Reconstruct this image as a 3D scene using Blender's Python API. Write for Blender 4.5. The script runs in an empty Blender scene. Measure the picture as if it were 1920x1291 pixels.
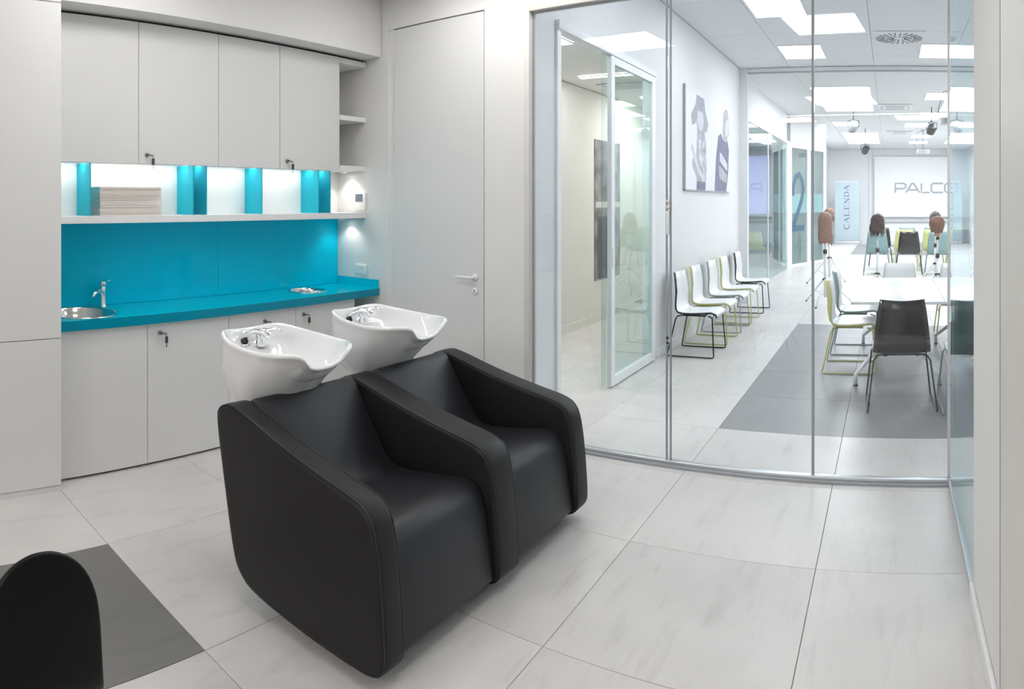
import bpy, bmesh, math, random
from math import sin, cos, pi, radians, atan2, hypot
from mathutils import Vector, Matrix
random.seed(7)
S = bpy.context.scene
C = S.collection

# ------------------------------------------------------------------ camera (cylindrical stitch, like the phone panorama)
cam = bpy.data.cameras.new('camera')
cam.type = 'PANO'
cam.panorama_type = 'CENTRAL_CYLINDRICAL'
F = 1320.0
cam.central_cylindrical_radius = 1.0
cam.central_cylindrical_range_u_min = -960 / F
cam.central_cylindrical_range_u_max = 960 / F
cam.central_cylindrical_range_v_min = -(1291 - 378) / F
cam.central_cylindrical_range_v_max = 378 / F
cam.clip_start = 0.01
co = bpy.data.objects.new('camera', cam); C.objects.link(co)
co.location = (0, 0, 1.6)
co.rotation_euler = (pi / 2, 0, (1668 - 960) / F)
S.camera = co

# ------------------------------------------------------------------ world / exposure
w = bpy.data.worlds.new('world'); S.world = w; w.use_nodes = True
w.node_tree.nodes['Background'].inputs[0].default_value = (0.9, 0.95, 1, 1)
w.node_tree.nodes['Background'].inputs[1].default_value = 0.6
S.view_settings.view_transform = 'Standard'; S.view_settings.look = 'None'
S.view_settings.gamma = 1; S.view_settings.use_curve_mapping = False
S.view_settings.exposure = 0.11
S.cycles.max_bounces = 10; S.cycles.transparent_max_bounces = 24
S.cycles.diffuse_bounces = 5; S.cycles.glossy_bounces = 5
S.cycles.caustics_reflective = False; S.cycles.caustics_refractive = False
S.cycles.sample_clamp_indirect = 6.0
NEAR_L = 19.0      # emission of the washing room's ceiling panels
HALL_L = 11.2       # emission of the hall's ceiling panels

# ------------------------------------------------------------------ materials
def mat(name, col, rough=.5, metal=0., noise=None, bump=0., coat=0., spec=.5, emit=None, jitter=0., sheen=0., bscale=None):
    m = bpy.data.materials.new(name); m.use_nodes = True
    nt = m.node_tree; b = nt.nodes['Principled BSDF']; L = nt.links.new
    b.inputs['Base Color'].default_value = (*col, 1)
    b.inputs['Roughness'].default_value = rough
    b.inputs['Metallic'].default_value = metal
    b.inputs['Specular IOR Level'].default_value = spec
    b.inputs['Coat Weight'].default_value = coat
    b.inputs['Coat Roughness'].default_value = .05
    b.inputs['Sheen Weight'].default_value = sheen
    if emit:
        b.inputs['Emission Color'].default_value = (*emit[0], 1)
        b.inputs['Emission Strength'].default_value = emit[1]
    tc = nt.nodes.new('ShaderNodeTexCoord')
    sc, amt = noise if noise else (6, .02)
    n = nt.nodes.new('ShaderNodeTexNoise'); n.inputs['Scale'].default_value = sc
    n.inputs['Detail'].default_value = 6
    L(tc.outputs['Object'], n.inputs['Vector'])
    mr = nt.nodes.new('ShaderNodeMapRange')
    mr.inputs[1].default_value = .3; mr.inputs[2].default_value = .7
    mr.inputs[3].default_value = 1 - amt; mr.inputs[4].default_value = 1 + amt
    L(n.outputs[0], mr.inputs[0])
    val = mr.outputs[0]
    if jitter:
        oi = nt.nodes.new('ShaderNodeObjectInfo')
        m2 = nt.nodes.new('ShaderNodeMapRange'); m2.inputs[3].default_value = 1 - jitter; m2.inputs[4].default_value = 1 + jitter
        L(oi.outputs['Random'], m2.inputs[0])
        mu = nt.nodes.new('ShaderNodeMath'); mu.operation = 'MULTIPLY'
        L(val, mu.inputs[0]); L(m2.outputs[0], mu.inputs[1]); val = mu.outputs[0]
        va = nt.nodes.new('ShaderNodeVectorMath'); va.operation = 'ADD'
        cx = nt.nodes.new('ShaderNodeCombineXYZ'); ms = nt.nodes.new('ShaderNodeMath'); ms.operation = 'MULTIPLY'
        ms.inputs[1].default_value = 37.; L(oi.outputs['Random'], ms.inputs[0])
        L(ms.outputs[0], cx.inputs[0]); L(ms.outputs[0], cx.inputs[2])
        L(tc.outputs['Object'], va.inputs[0]); L(cx.outputs[0], va.inputs[1]); L(va.outputs[0], n.inputs['Vector'])
    vm = nt.nodes.new('ShaderNodeVectorMath'); vm.operation = 'SCALE'
    vm.inputs[0].default_value = col
    L(val, vm.inputs['Scale']); L(vm.outputs[0], b.inputs['Base Color'])
    if bump:
        n2 = nt.nodes.new('ShaderNodeTexNoise'); n2.inputs['Scale'].default_value = bscale or 220
        L(tc.outputs['Object'], n2.inputs['Vector'])
        bp = nt.nodes.new('ShaderNodeBump'); bp.inputs['Strength'].default_value = bump
        bp.inputs['Distance'].default_value = .002
        L(n2.outputs[0], bp.inputs['Height']); L(bp.outputs[0], b.inputs['Normal'])
    return m

def tile_mat(name, col, rough, amt):
    """large-format concrete-look tile: soft clouds, streaks and a few worn patches, different on each tile"""
    m = mat(name, col, rough, noise=(2.2, amt), jitter=.035, bump=.02, bscale=60)
    nt = m.node_tree; L = nt.links.new; b = nt.nodes['Principled BSDF']
    src = b.inputs['Base Color'].links[0].from_socket
    tc = nt.nodes.new('ShaderNodeTexCoord'); oi = nt.nodes.new('ShaderNodeObjectInfo')
    mp = nt.nodes.new('ShaderNodeMapping'); mp.inputs['Scale'].default_value = (9, 1.6, 1)
    cx = nt.nodes.new('ShaderNodeCombineXYZ'); ms = nt.nodes.new('ShaderNodeMath'); ms.operation = 'MULTIPLY'; ms.inputs[1].default_value = 53
    L(oi.outputs['Random'], ms.inputs[0]); L(ms.outputs[0], cx.inputs[0]); L(ms.outputs[0], cx.inputs[1])
    L(cx.outputs[0], mp.inputs['Location']); L(tc.outputs['Object'], mp.inputs['Vector'])
    n = nt.nodes.new('ShaderNodeTexNoise'); n.inputs['Scale'].default_value = 1.3; n.inputs['Detail'].default_value = 9
    n.inputs['Roughness'].default_value = .7
    L(mp.outputs[0], n.inputs['Vector'])
    mr = nt.nodes.new('ShaderNodeMapRange'); mr.inputs[1].default_value = .52; mr.inputs[2].default_value = .75
    mr.inputs[3].default_value = 1.; mr.inputs[4].default_value = .82
    L(n.outputs[0], mr.inputs[0])
    vm = nt.nodes.new('ShaderNodeVectorMath'); vm.operation = 'SCALE'
    L(src, vm.inputs[0]); L(mr.outputs[0], vm.inputs['Scale']); L(vm.outputs[0], b.inputs['Base Color'])
    return m

def glass(name, tint, refl=.04, rough=0., edge=.9):
    m = bpy.data.materials.new(name); m.use_nodes = True
    nt = m.node_tree; nt.nodes.clear(); L = nt.links.new
    out = nt.nodes.new('ShaderNodeOutputMaterial')
    t = nt.nodes.new('ShaderNodeBsdfTransparent'); t.inputs[0].default_value = (*tint, 1)
    g = nt.nodes.new('ShaderNodeBsdfGlossy'); g.inputs['Roughness'].default_value = rough
    g.inputs[0].default_value = (.95, .98, 1, 1)
    lw = nt.nodes.new('ShaderNodeLayerWeight'); lw.inputs[0].default_value = .5
    p = nt.nodes.new('ShaderNodeMath'); p.operation = 'POWER'; p.inputs[1].default_value = 5
    a = nt.nodes.new('ShaderNodeMath'); a.operation = 'MULTIPLY_ADD'; a.inputs[1].default_value = edge; a.inputs[2].default_value = refl
    L(lw.outputs['Facing'], p.inputs[0]); L(p.outputs[0], a.inputs[0])
    mx = nt.nodes.new('ShaderNodeMixShader')
    L(a.outputs[0], mx.inputs[0]); L(t.outputs[0], mx.inputs[1]); L(g.outputs[0], mx.inputs[2])
    L(mx.outputs[0], out.inputs[0])
    return m

M = {}
M['wall'] = mat('wall_paint', (.75, .74, .725), .75, noise=(3, .01), bump=.05)
M['wall_hall'] = mat('hall_wall_paint', (.78, .79, .80), .7, noise=(3, .01), bump=.05)
M['wall_warm'] = mat('warm_wall_paint', (.74, .73, .67), .7, noise=(3, .01))
M['wall_teal'] = mat('grey_teal_wall', (.30, .37, .37), .7)
M['ceil'] = mat('ceiling_tile', (.76, .77, .78), .85, noise=(30, .015), bump=.1)
M['ceil_near'] = mat('plaster_ceiling', (.8, .8, .78), .8)
M['tile'] = tile_mat('pale_concrete_tile', (.63, .605, .592), .33, .06)
M['tile_dark'] = tile_mat('dark_concrete_tile', (.175, .165, .16), .36, .06)
M['tile_slate'] = tile_mat('hall_dark_tile', (.235, .235, .24), .36, .05)
M['grout'] = mat('grout', (.34, .31, .28), .9)
M['lam'] = mat('white_laminate', (.71, .705, .70), .42, noise=(3, .006))
M['white'] = mat('white_paint', (.80, .80, .80), .4)
M['bright'] = mat('shelf_white', (.85, .85, .84), .5)
M['gap'] = mat('shadow_gap', (.03, .03, .03), .9)
M['teal'] = mat('teal_counter', (.0, .54, .70), .14, noise=(4, .01), spec=.22)
M['teal_shaded'] = mat('teal_edge_shaded', (.0, .25, .37), .2, spec=.3)  # worktop teal darkened, the front face's shade put into the colour
M['tealglass'] = mat('teal_back_painted_glass', (.0, .58, .80), .07, noise=(2, .01), spec=.15)
M['tealpanel'] = mat('teal_panel', (.008, .40, .52), .5, spec=.3)
M['steel'] = mat('polished_steel', (.78, .78, .77), .12, 1.)
M['brushed'] = mat('brushed_steel', (.62, .60, .57), .35, 1., noise=(40, .08))
M['chrome'] = mat('chrome', (.85, .86, .88), .05, 1.)
M['alu'] = mat('aluminium', (.62, .63, .65), .35, .8)
M['seal'] = mat('grey_seal', (.36, .38, .40), .4)
M['frame_w'] = mat('white_frame', (.84, .86, .88), .35)
M['beige'] = mat('beige_frame', (.66, .64, .60), .45)
M['leather'] = mat('black_leather', (.0115, .011, .011), .46, noise=(8, .08), bump=.25, spec=.26, bscale=500)
M['leather2'] = mat('black_leather_seat', (.015, .016, .020), .42, noise=(8, .06), bump=.2, spec=.45, bscale=500)
M['piping'] = mat('black_piping', (.012, .012, .013), .5)
M['porcelain'] = mat('white_porcelain', (.80, .81, .82), .08, coat=.5)
M['black'] = mat('black_plastic', (.015, .015, .016), .35)
M['darkshell'] = mat('black_shell', (.005, .005, .0055), .42, spec=.14)
M['keyplastic'] = mat('key_head', (.05, .05, .055), .4)
M['keymetal'] = mat('dark_nickel', (.22, .21, .20), .3, .9)
M['screen_grey'] = mat('lcd', (.16, .19, .22), .25)
M['paper'] = mat('folded_paper', (.84, .77, .72), .8, noise=(20, .03))
M['c_white'] = mat('chair_white', (.82, .83, .84), .28)
M['c_black'] = mat('chair_black', (.008, .010, .014), .15, coat=.15)
M['c_yellow'] = mat('chair_yellow_green', (.60, .59, .24), .35)
M['c_teal'] = mat('chair_teal', (.20, .32, .32), .3)
M['c_grey'] = mat('chair_grey_teal', (.34, .42, .43), .35)
M['t_white'] = mat('table_white', (.80, .81, .83), .25)
M['leg_white'] = mat('leg_white', (.78, .79, .80), .3)
M['skin'] = mat('mannequin_skin', (.62, .36, .25), .5)
M['hair_l'] = mat('light_brown_hair', (.24, .13, .085), .5, noise=(60, .25), bump=.5)
M['hair_d'] = mat('dark_brown_hair', (.035, .014, .012), .4, noise=(60, .3), bump=.5)
M['hair_m'] = mat('brown_hair', (.17, .07, .04), .5, noise=(60, .25), bump=.5)
M['hair_g'] = mat('ash_brown_hair', (.12, .09, .08), .5, noise=(60, .25), bump=.5)
M['proj_grey'] = mat('pale_grey_plastic', (.55, .57, .60), .4)
M['glass'] = glass('clear_glass', (.97, .985, .99), .03)
M['glass_side'] = glass('side_glass', (.86, .95, .955), .05)
M['glass_teal'] = glass('teal_glass', (.84, .92, .91), .04, edge=.45)
M['band'] = mat('teal_frosted_band', (.22, .40, .42), .4)
M['numeral'] = mat('blue_numeral', (.03, .11, .17), .5)
def emit(name, col, s):
    m = mat(name, (.8, .8, .8), .6, emit=(col, s)); return m
M['panel_near'] = emit('lit_panel_near', (1, .985, .975), NEAR_L)
M['panel_soft'] = emit('lit_panel_near_dimmed', (1, .985, .975), NEAR_L * .5)
M['panel_fill'] = emit('fill_panel_low', (1, .985, .975), NEAR_L * .42)  # for the added fill panel near the flush door
M['panel_fill_rear'] = emit('fill_panel_rear', (1, .985, .975), NEAR_L * 1.25)  # for fill panels added behind the camera
M['panel_hall'] = emit('lit_panel_hall', (.93, .965, 1), HALL_L)
M['panel_room'] = emit('lit_panel_room', (1, .985, .955), 29.)
M['panel_fill_room2'] = emit('fill_panel_side_room', (.95, .98, 1), 4.)  # for fill panels added in the glazed side room
M['led'] = emit('led_strip', (1, .985, .95), 20.)
M['projection'] = emit('projected_image', (.80, .84, 1.), .02)
M['lavender'] = emit('lavender_projection', (.30, .24, .95), .6)
M['letter'] = mat('letter_grey', (.36, .38, .42), .6)
M['letter_blue'] = mat('letter_navy', (.03, .06, .11), .6)
M['banner'] = mat('banner', (.42, .52, .56), .5, noise=(1.3, .06))

# ------------------------------------------------------------------ mesh builder
class MB:
    def __init__(s): s.v = []; s.f = []; s.sm = []
    def add(s, vs, fs, smooth=False):
        o = len(s.v); s.v += [tuple(p) for p in vs]
        s.f += [tuple(i + o for i in f) for f in fs]; s.sm += [smooth] * len(fs); return s
    def box(s, x0, x1, y0, y1, z0, z1, smooth=False):
        v = [(x, y, z) for x in (x0, x1) for y in (y0, y1) for z in (z0, z1)]
        return s.add(v, [(0, 1, 3, 2), (4, 6, 7, 5), (0, 4, 5, 1), (2, 3, 7, 6), (0, 2, 6, 4), (1, 5, 7, 3)], smooth)
    def prism(s, poly, a0, a1, axis='y', smooth=False):
        n = len(poly); v = []
        for a in (a0, a1):
            for p, q in poly:
                v.append((p, a, q) if axis == 'y' else ((a, p, q) if axis == 'x' else (p, q, a)))
        f = [tuple(range(n)), tuple(range(2 * n - 1, n - 1, -1))]
        s.add(v, f, False)
        o = len(s.v) - 2 * n
        for i in range(n):
            j = (i + 1) % n
            s.f.append((o + i, o + n + i, o + n + j, o + j)); s.sm.append(smooth)
        return s
    def loft(s, rings, cap0=False, cap1=False, closed=True, smooth=True):
        n = len(rings[0]); v = [p for r in rings for p in r]; f = []
        for k in range(len(rings) - 1):
            for i in range(n if closed else n - 1):
                j = (i + 1) % n
                f.append((k * n + i, k * n + j, (k + 1) * n + j, (k + 1) * n + i))
        if cap0: f.append(tuple(range(n - 1, -1, -1)))
        if cap1: f.append(tuple((len(rings) - 1) * n + i for i in range(n)))
        return s.add(v, f, smooth)
    def lathe(s, prof, seg=24, c=(0, 0, 0), axis='z', cap=True):
        rings = []
        for r, h in prof:
            ring = []
            for i in range(seg):
                a = 2 * pi * i / seg
                p = (r * cos(a), r * sin(a), h)
                if axis == 'x': p = (h, r * cos(a), r * sin(a))
                if axis == 'y': p = (r * sin(a), h, r * cos(a))
                ring.append((p[0] + c[0], p[1] + c[1], p[2] + c[2]))
            rings.append(ring)
        return s.loft(rings, cap, cap)
    def tube(s, pts, r, seg=8, cap=True):
        pts = [Vector(p) for p in pts]; rings = []; up = None
        n = len(pts)
        for i, p in enumerate(pts):
            t = (pts[min(i + 1, n - 1)] - pts[max(i - 1, 0)])
            if t.length < 1e-9: t = Vector((0, 0, 1))
            t.normalize()
            if up is None:
                up = Vector((0, 0, 1)) if abs(t.z) < .9 else Vector((1, 0, 0))
            a = t.cross(up)
            if a.length < 1e-4: a = t.orthogonal()
            a.normalize(); b = a.cross(t).normalized(); up = b
            rr = r[i] if isinstance(r, (list, tuple)) else r
            rings.append([tuple(p + a * rr * cos(2 * pi * k / seg) + b * rr * sin(2 * pi * k / seg)) for k in range(seg)])
        return s.loft(rings, cap, cap)
    def sphere(s, c, r, seg=16, rg=10):
        rx, ry, rz = r if isinstance(r, tuple) else (r, r, r)
        rings = []
        for k in range(rg + 1):
            a = pi * (k + .0) / rg; a = min(max(a, .02), pi - .02)
            rings.append([(c[0] + rx * sin(a) * cos(2 * pi * i / seg), c[1] + ry * sin(a) * sin(2 * pi * i / seg), c[2] - rz * cos(a)) for i in range(seg)])
        return s.loft(rings, True, True)
    def build(s, name, m, parent=None, bevel=0., segs=2, w=False, smooth_all=None, angle=None):
        me = bpy.data.meshes.new(name)
        vs = s.v
        if w and parent is not None:
            inv = parent_world(parent).inverted(); vs = [tuple(inv @ Vector(p)) for p in vs]
        me.from_pydata(vs, [], s.f)
        for i, p in enumerate(me.polygons): p.use_smooth = s.sm[i]
        bm = bmesh.new(); bm.from_mesh(me)
        bmesh.ops.recalc_face_normals(bm, faces=bm.faces)
        if bevel:
            ed = [e for e in bm.edges if len(e.link_faces) == 2 and e.calc_face_angle(0) > .6]
            bmesh.ops.bevel(bm, geom=ed, offset=bevel, segments=segs, profile=.5, affect='EDGES', clamp_overlap=True)
            if segs > 1 or smooth_all:
                for f in bm.faces: f.smooth = True
        bm.to_mesh(me); bm.free()
        if smooth_all:
            for p in me.polygons: p.use_smooth = True
        if bevel and (segs > 1): 
            try: me.set_sharp_from_angle(angle=.9)
            except Exception: pass
        me.materials.append(m)
        o = bpy.data.objects.new(name, me); C.objects.link(o)
        if parent is not None: o.parent = parent
        return o

def parent_world(p):
    m = Matrix.Translation(p.location) @ p.rotation_euler.to_matrix().to_4x4()
    if p.parent: m = parent_world(p.parent) @ m
    return m

def tag(o, label=None, cat=None, group=None, kind=None):
    if label: o['label'] = label
    if cat: o['category'] = cat
    if group: o['group'] = group
    if kind: o['kind'] = kind
    return o
def thing(name, label, cat, loc=(0, 0, 0), rz=0., group=None, kind=None):
    o = bpy.data.objects.new(name, None); C.objects.link(o)
    o.location = loc; o.rotation_euler = (0, 0, rz); o.empty_display_size = .1
    return tag(o, label, cat, group, kind)
def struct(name, loc=(0, 0, 0), rz=0., label=None, cat=None):
    return thing(name, label, cat, loc, rz, kind='structure')
def copy_tree(o, parent=None):
    c = o.copy(); C.objects.link(c)
    if parent is not None: c.parent = parent
    for ch in list(o.children): copy_tree(ch, c)
    return c
def setmat(o, m):
    o.data = o.data.copy(); o.data.materials[0] = m
def box_obj(name, m, x0, x1, y0, y1, z0, z1, parent=None, bevel=0., **k):
    return MB().box(x0, x1, y0, y1, z0, z1).build(name, m, parent, bevel, **k)
def sbox(name, m, *a, label=None, cat=None):
    return tag(box_obj(name, m, *a), label, cat, kind='structure')

BETA = .0545
YB = 3.956         # where the glass front crosses x = 0
def back_frame(name, label=None, cat=None, kind=None, dy=0.):
    """root placed on the plane of the back wall / glass front: local x runs right along it, local y away from the camera"""
    return thing(name, label, cat, (0, YB + dy, 0), -BETA, kind=kind)

H2 = 3.7           # hall ceiling
H1 = 3.2           # washing-room ceiling

# ================================================================== FLOOR
floor = struct('floor', label='pale concrete-look tiled floor', cat='floor')
MB().box(-9, 4.2, -6.2, 29, -.06, -.006).build('screed', M['grout'], floor)
PX, PD = .877, .865
g = .0013
def tile_mesh(name, m):
    x1 = PX - 2 * g
    y = lambda x, d: (d - x * sin(BETA)) / cos(BETA)
    v = [(0, y(0, 0), 0), (x1, y(x1, 0), 0), (x1, y(x1, PD - 2 * g), 0), (0, y(0, PD - 2 * g), 0)]
    b = .0012
    mb = MB(); top = [(v[0][0] + b, v[0][1] + b, 0), (v[1][0] - b, v[1][1] + b, 0), (v[2][0] - b, v[2][1] - b, 0), (v[3][0] + b, v[3][1] - b, 0)]
    mid = [(p[0], p[1], -.0012) for p in v]; bot = [(p[0], p[1], -.01) for p in v]
    mb.loft([bot, mid, top], True, True, smooth=False)
    o = mb.build(name, m, floor); return o
protos = {}
for c in range(-4, 6):
    for r in range(-2, 32):
        x0 = -.322 + c * PX; d0 = 1.30 + r * PD
        y0 = (d0 - x0 * sin(BETA)) / cos(BETA)
        hall = r >= 3
        if hall and x0 < -2.96 and not (r <= 10): continue
        if x0 > 3.5: continue
        if not hall and x0 > .34: continue
        if y0 > 27.9: continue
        kind = 'tile'
        if not hall and r < 0 and c <= -3 + 0 and x0 < -2.1 and c == -3: kind = 'tile_dark'
        if hall and 4 <= r <= 8 and c >= -1: kind = 'tile_slate'
        if hall and 23 <= r <= 28 and c >= -1: kind = 'tile_slate'
        if kind not in protos:
            protos[kind] = tile_mesh('tile', M[kind]); o = protos[kind]
        else:
            o = protos[kind].copy(); C.objects.link(o)
        o.location = (x0 + g, y0 + g, 0)
for k, lb in (('tile_dark', 'dark grey floor tile'), ('tile_slate', 'slate grey floor tile')):
    protos[k]['label'] = lb

# ================================================================== WASHING ROOM SHELL
wb = back_frame('wall_back', 'white wall around the tall flush door', 'wall', 'structure')
MB().box(-4.6, -3.586, 0, .12, 0, H1).build('wall_panel', M['wall'], wb)
MB().box(-2.664, -2.335, 0, .12, 0, H1).build('wall_panel', M['wall'], wb)
MB().box(-3.586, -2.664, 0, .12, 2.935, H1).build('wall_panel', M['wall'], wb)
MB().box(-2.335, .46, 0, .12, 2.94, H2).build('lintel', M['wall'], wb)
MB().box(-4.6, -2.335, .0, .12, H1, H2).build('wall_panel', M['wall'], wb)
sbox('wall_left', M['wall'], -4.32, -4.172, -6, 4.4, 0, H1)
sbox('wall_right', M['wall'], .335, .46, -6, 2.79, 0, H1)
sbox('wall_rear', M['wall'], -4.3, .46, -6.1, -6, 0, H1)
sbox('ceiling', M['ceil_near'], -4.3, .46, -6.1, 3.98, H1, H1 + .1)
# bulkhead over the cabinets
bh = tag(box_obj('trim_1', M['wall'], -4.171, -3.66, -6, 4.15, 2.735, H1 - .001), 'white bulkhead over the wall cabinets', 'bulkhead', kind='structure')
box_obj('baseboard_right', M['white'], .318, .3345, -6, 2.79, .0005, .085, bevel=.003)['kind'] = 'structure'
sbox('trim_2', M['beige'], .3185, .3345, .75, 2.0, .0861, 2.75, label='beige casing of the side door')
d2 = struct('door_2', label='beige door beside the camera in the right wall', cat='door')
MB().box(.306, .318, .83, 1.93, .01, 2.66).build('door_leaf', M['beige'], d2)
MB().box(.3055, .3175, 1.93, 1.936, .01, 2.66).build('door_gap', M['gap'], d2)

# flush door
d1 = back_frame('door_1', 'tall white flush door with a white lever handle', 'door', 'structure')
MB().box(-3.586, -3.536, .012, .10, 0, 2.935).build('door_frame', M['wall'], d1)
MB().box(-3.53, -2.672, .002, .05, .006, 2.925).build('door_leaf', M['lam'], d1, bevel=.0015, segs=1)
MB().box(-3.536, -2.665, .05, .11, 0, 2.934).build('door_stop', M['gap'], d1)
MB().box(-2.6715, -2.6645, -.001, .02, .925, 1.13).build('lock_plate', M['brushed'], d1)
hd = MB(); hd.lathe([(.0, 0), (.026, 0), (.026, -.008), (.02, -.011), (.010, -.012), (.010, -.05), (0, -.05)], 20, (-2.745, 0, 1.07), 'y')
hd.tube([(-2.745, -.045, 1.07), (-2.76, -.05, 1.071), (-2.80, -.05, 1.071), (-2.85, -.049, 1.072), (-2.885, -.045, 1.073), (-2.895, -.043, 1.073)], [.010, .011, .0105, .010, .009, .006], 10)
hd.build('door_handle', M['white'], d1)
ke = MB(); ke.lathe([(0, .0), (.025, 0), (.025, -.007), (.021, -.011), (0, -.011)], 20, (-2.745, 0, .975), 'y'); e_ = ke.build('keyhole_plate', M['white'], d1)
MB().box(-2.748, -2.742, -.0125, -.010, .966, .984).build('keyhole', M['gap'], e_)

# ================================================================== GLASS FRONT
gf = back_frame('window_1', 'frameless glass front between washing room and hall', 'glass wall', 'structure')
MB().box(-2.335, -2.295, -.006, .09, 0, 2.94).build('frame', M['beige'], gf, bevel=.003)
MB().box(-2.295, .335, -.006, .09, 2.865, 2.94).build('top_track', M['beige'], gf, bevel=.003)
MB().box(-2.295, .335, .03, .05, 2.855, 2.865).build('top_seal', M['seal'], gf)
MB().box(-2.295, .345, .0, .03, .0005, .012).build('bottom_track', M['seal'], gf)
MB().box(-2.295, .345, .03, .075, .0005, .03).build('bottom_track', M['alu'], gf, bevel=.003)
for a, b in ((-2.291, -1.346), (-1.334, -1.322), (-1.312, -.452), (-.436, .334)):
    if b - a < .05:
        MB().box(a, b, .048, .056, .03, 2.856).build('glass_strip', M['glass'], gf)
    else:
        MB().box(a, b, .046, .056, .03, 2.856).build('pane', M['glass'], gf)
for a, b in ((-1.345, -1.337), (-1.319, -1.312), (-2.2935, -2.288)):
    MB().box(a, b, .042, .060, .03, 2.856).build('seal', M['seal'], gf)
MB().box(-.451, -.437, .040, .062, .03, 2.856).build('seal', M['seal'], gf)
MB().box(.326, .338, .040, .062, .03, 2.856).build('seal', M['alu'], gf)
for z in (1.60, 1.565):
    MB().box(-1.341, -1.316, .028, .074, z - .012, z + .012).build('lock_plate', M['brushed'], gf, bevel=.002)
MB().box(-1.339, -1.318, .032, .07, 1.40, 1.545).build('lock_case', M['frame_w'], gf, bevel=.002)
for z in (.775, .745):
    MB().lathe([(0, .026), (.008, .026), (.008, .032), (0, .032)], 12, (-1.328, 0, z), 'y').build('lock_button', M['gap'], gf)

gs = struct('window_2', label='greenish glass side panel at the right corner', cat='glass wall')
MB().box(.337, .347, 2.80, 3.955, .03, 2.935).build('pane', M['glass_side'], gs)
MB().box(.330, .352, 2.79, 3.95, .0005, .03).build('bottom_track', M['alu'], gs)
MB().box(.335, .46, 2.79, 3.9, 2.941, H1).build('lintel', M['wall'], gs)
MB().box(.335, .46, -6, 4.08, H1 + .101, H2).build('upstand', M['wall'], gs)

# ================================================================== JOINERY, LEFT
tc = thing('tall_cabinet', 'tall white floor-to-ceiling cabinet at the left edge', 'cabinet', (-3.9, .6, 0))
MB().box(-4.17, -3.632, -.3, 1.495, .03, H1 - .002).build('body', M['lam'], tc, w=True)
for a, b in ((-.29, .3), (.303, .898), (.901, 1.497)):
    MB().box(-3.63, -3.60, a, b, .034, .843).build('door', M['lam'], tc, bevel=.001, segs=1, w=True)
    MB().box(-3.63, -3.60, a, b, .847, 2.70).build('door', M['lam'], tc, bevel=.001, segs=1, w=True)
    MB().box(-3.63, -3.60, a, b, 2.704, H1 - .002).build('door', M['lam'], tc, bevel=.001, segs=1, w=True)
MB().box(-4.17, -3.607, -.3, 1.497, .001, .03).build('plinth', M['lam'], tc, w=True)

def base_unit(label, y0, y1, fronts, keys):
    t = thing('base_cabinet', label, 'cabinet', (-3.94, (y0 + y1) / 2, 0), group=None)
    b = MB().box(-4.168, -3.735, y0, y0 + .018, .012, .860).box(-4.168, -3.735, y1 - .018, y1, .012, .860)
    b.box(-4.168, -3.735, y0 + .018, y1 - .018, .012, .03).box(-4.168, -4.15, y0 + .018, y1 - .018, .03, .860)
    b.build('body', M['lam'], t, w=True)
    MB().box(-4.168, -3.76, y0, y1, .0005, .012).build('plinth', M['gap'], t, w=True)
    for n, a, b in fronts:
        d = MB().box(-3.733, -3.71, y0 + .0017, y1 - .0017, a, b).build(n, M['lam'], t, bevel=.001, segs=1, w=True)
        for ky, kz in keys:
            if a < kz < b:
                lock_key2(d, -3.71, ky, kz)
    return t
def lock_key2(parent, x, y, z):
    inv = parent_world(parent.parent).inverted(); X, Y, Z = inv @ Vector((x, y, z))
    l = MB(); l.lathe([(0, 0), (.013, 0), (.013, .007), (.010, .011), (0, .011)], 14, (X, Y, Z), 'x')
    l.build('lock', M['keymetal'], parent)
    l = MB(); l.box(X + .009, X + .034, Y - .0012, Y + .0012, Z - .006, Z + .006)
    l.tube([(X + .030, Y + .030 * t, Z - .002 - .003 * abs(t)) for t in (-.3, 0, .3, .6, 1)], .0045, 6)
    l.tube([(X + .030, Y + .030, Z - .004), (X + .030, Y + .031, Z - .024)], .002, 6)
    l.build('key', M['keymetal'], parent)
    MB().box(X + .024, X + .034, Y + .022, Y + .040, Z - .062, Z - .022).build('key_fob', M['keyplastic'], parent, bevel=.002)
    MB().box(X + .027, X + .030, Y + .028, Y + .034, Z - .088, Z - .0625).build('key_blade', M['steel'], parent)

zc = .862
base_unit('white base cabinet under the round steel basin, next to the tall cabinet', 1.50, 2.109, [('door', .016, zc - .002)], [])
base_unit('white base cabinet with a key, second from the tall cabinet', 2.109, 2.717, [('door', .016, zc - .002)], [(2.195, .80)])
base_unit('white base cabinet with drawers behind the near wash basin', 2.717, 3.304, [('drawer', .016, .392), ('drawer', .395, zc - .002)], [(3.02, .79)])
base_unit('white base cabinet under the round waste opening, nearest the flush door', 3.304, 3.905, [('door', .016, zc - .002)], [(3.375, .80)])

def eval_mesh(o):
    dg = bpy.context.evaluated_depsgraph_get(); dg.update()
    return bpy.data.meshes.new_from_object(o.evaluated_get(dg))
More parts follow.
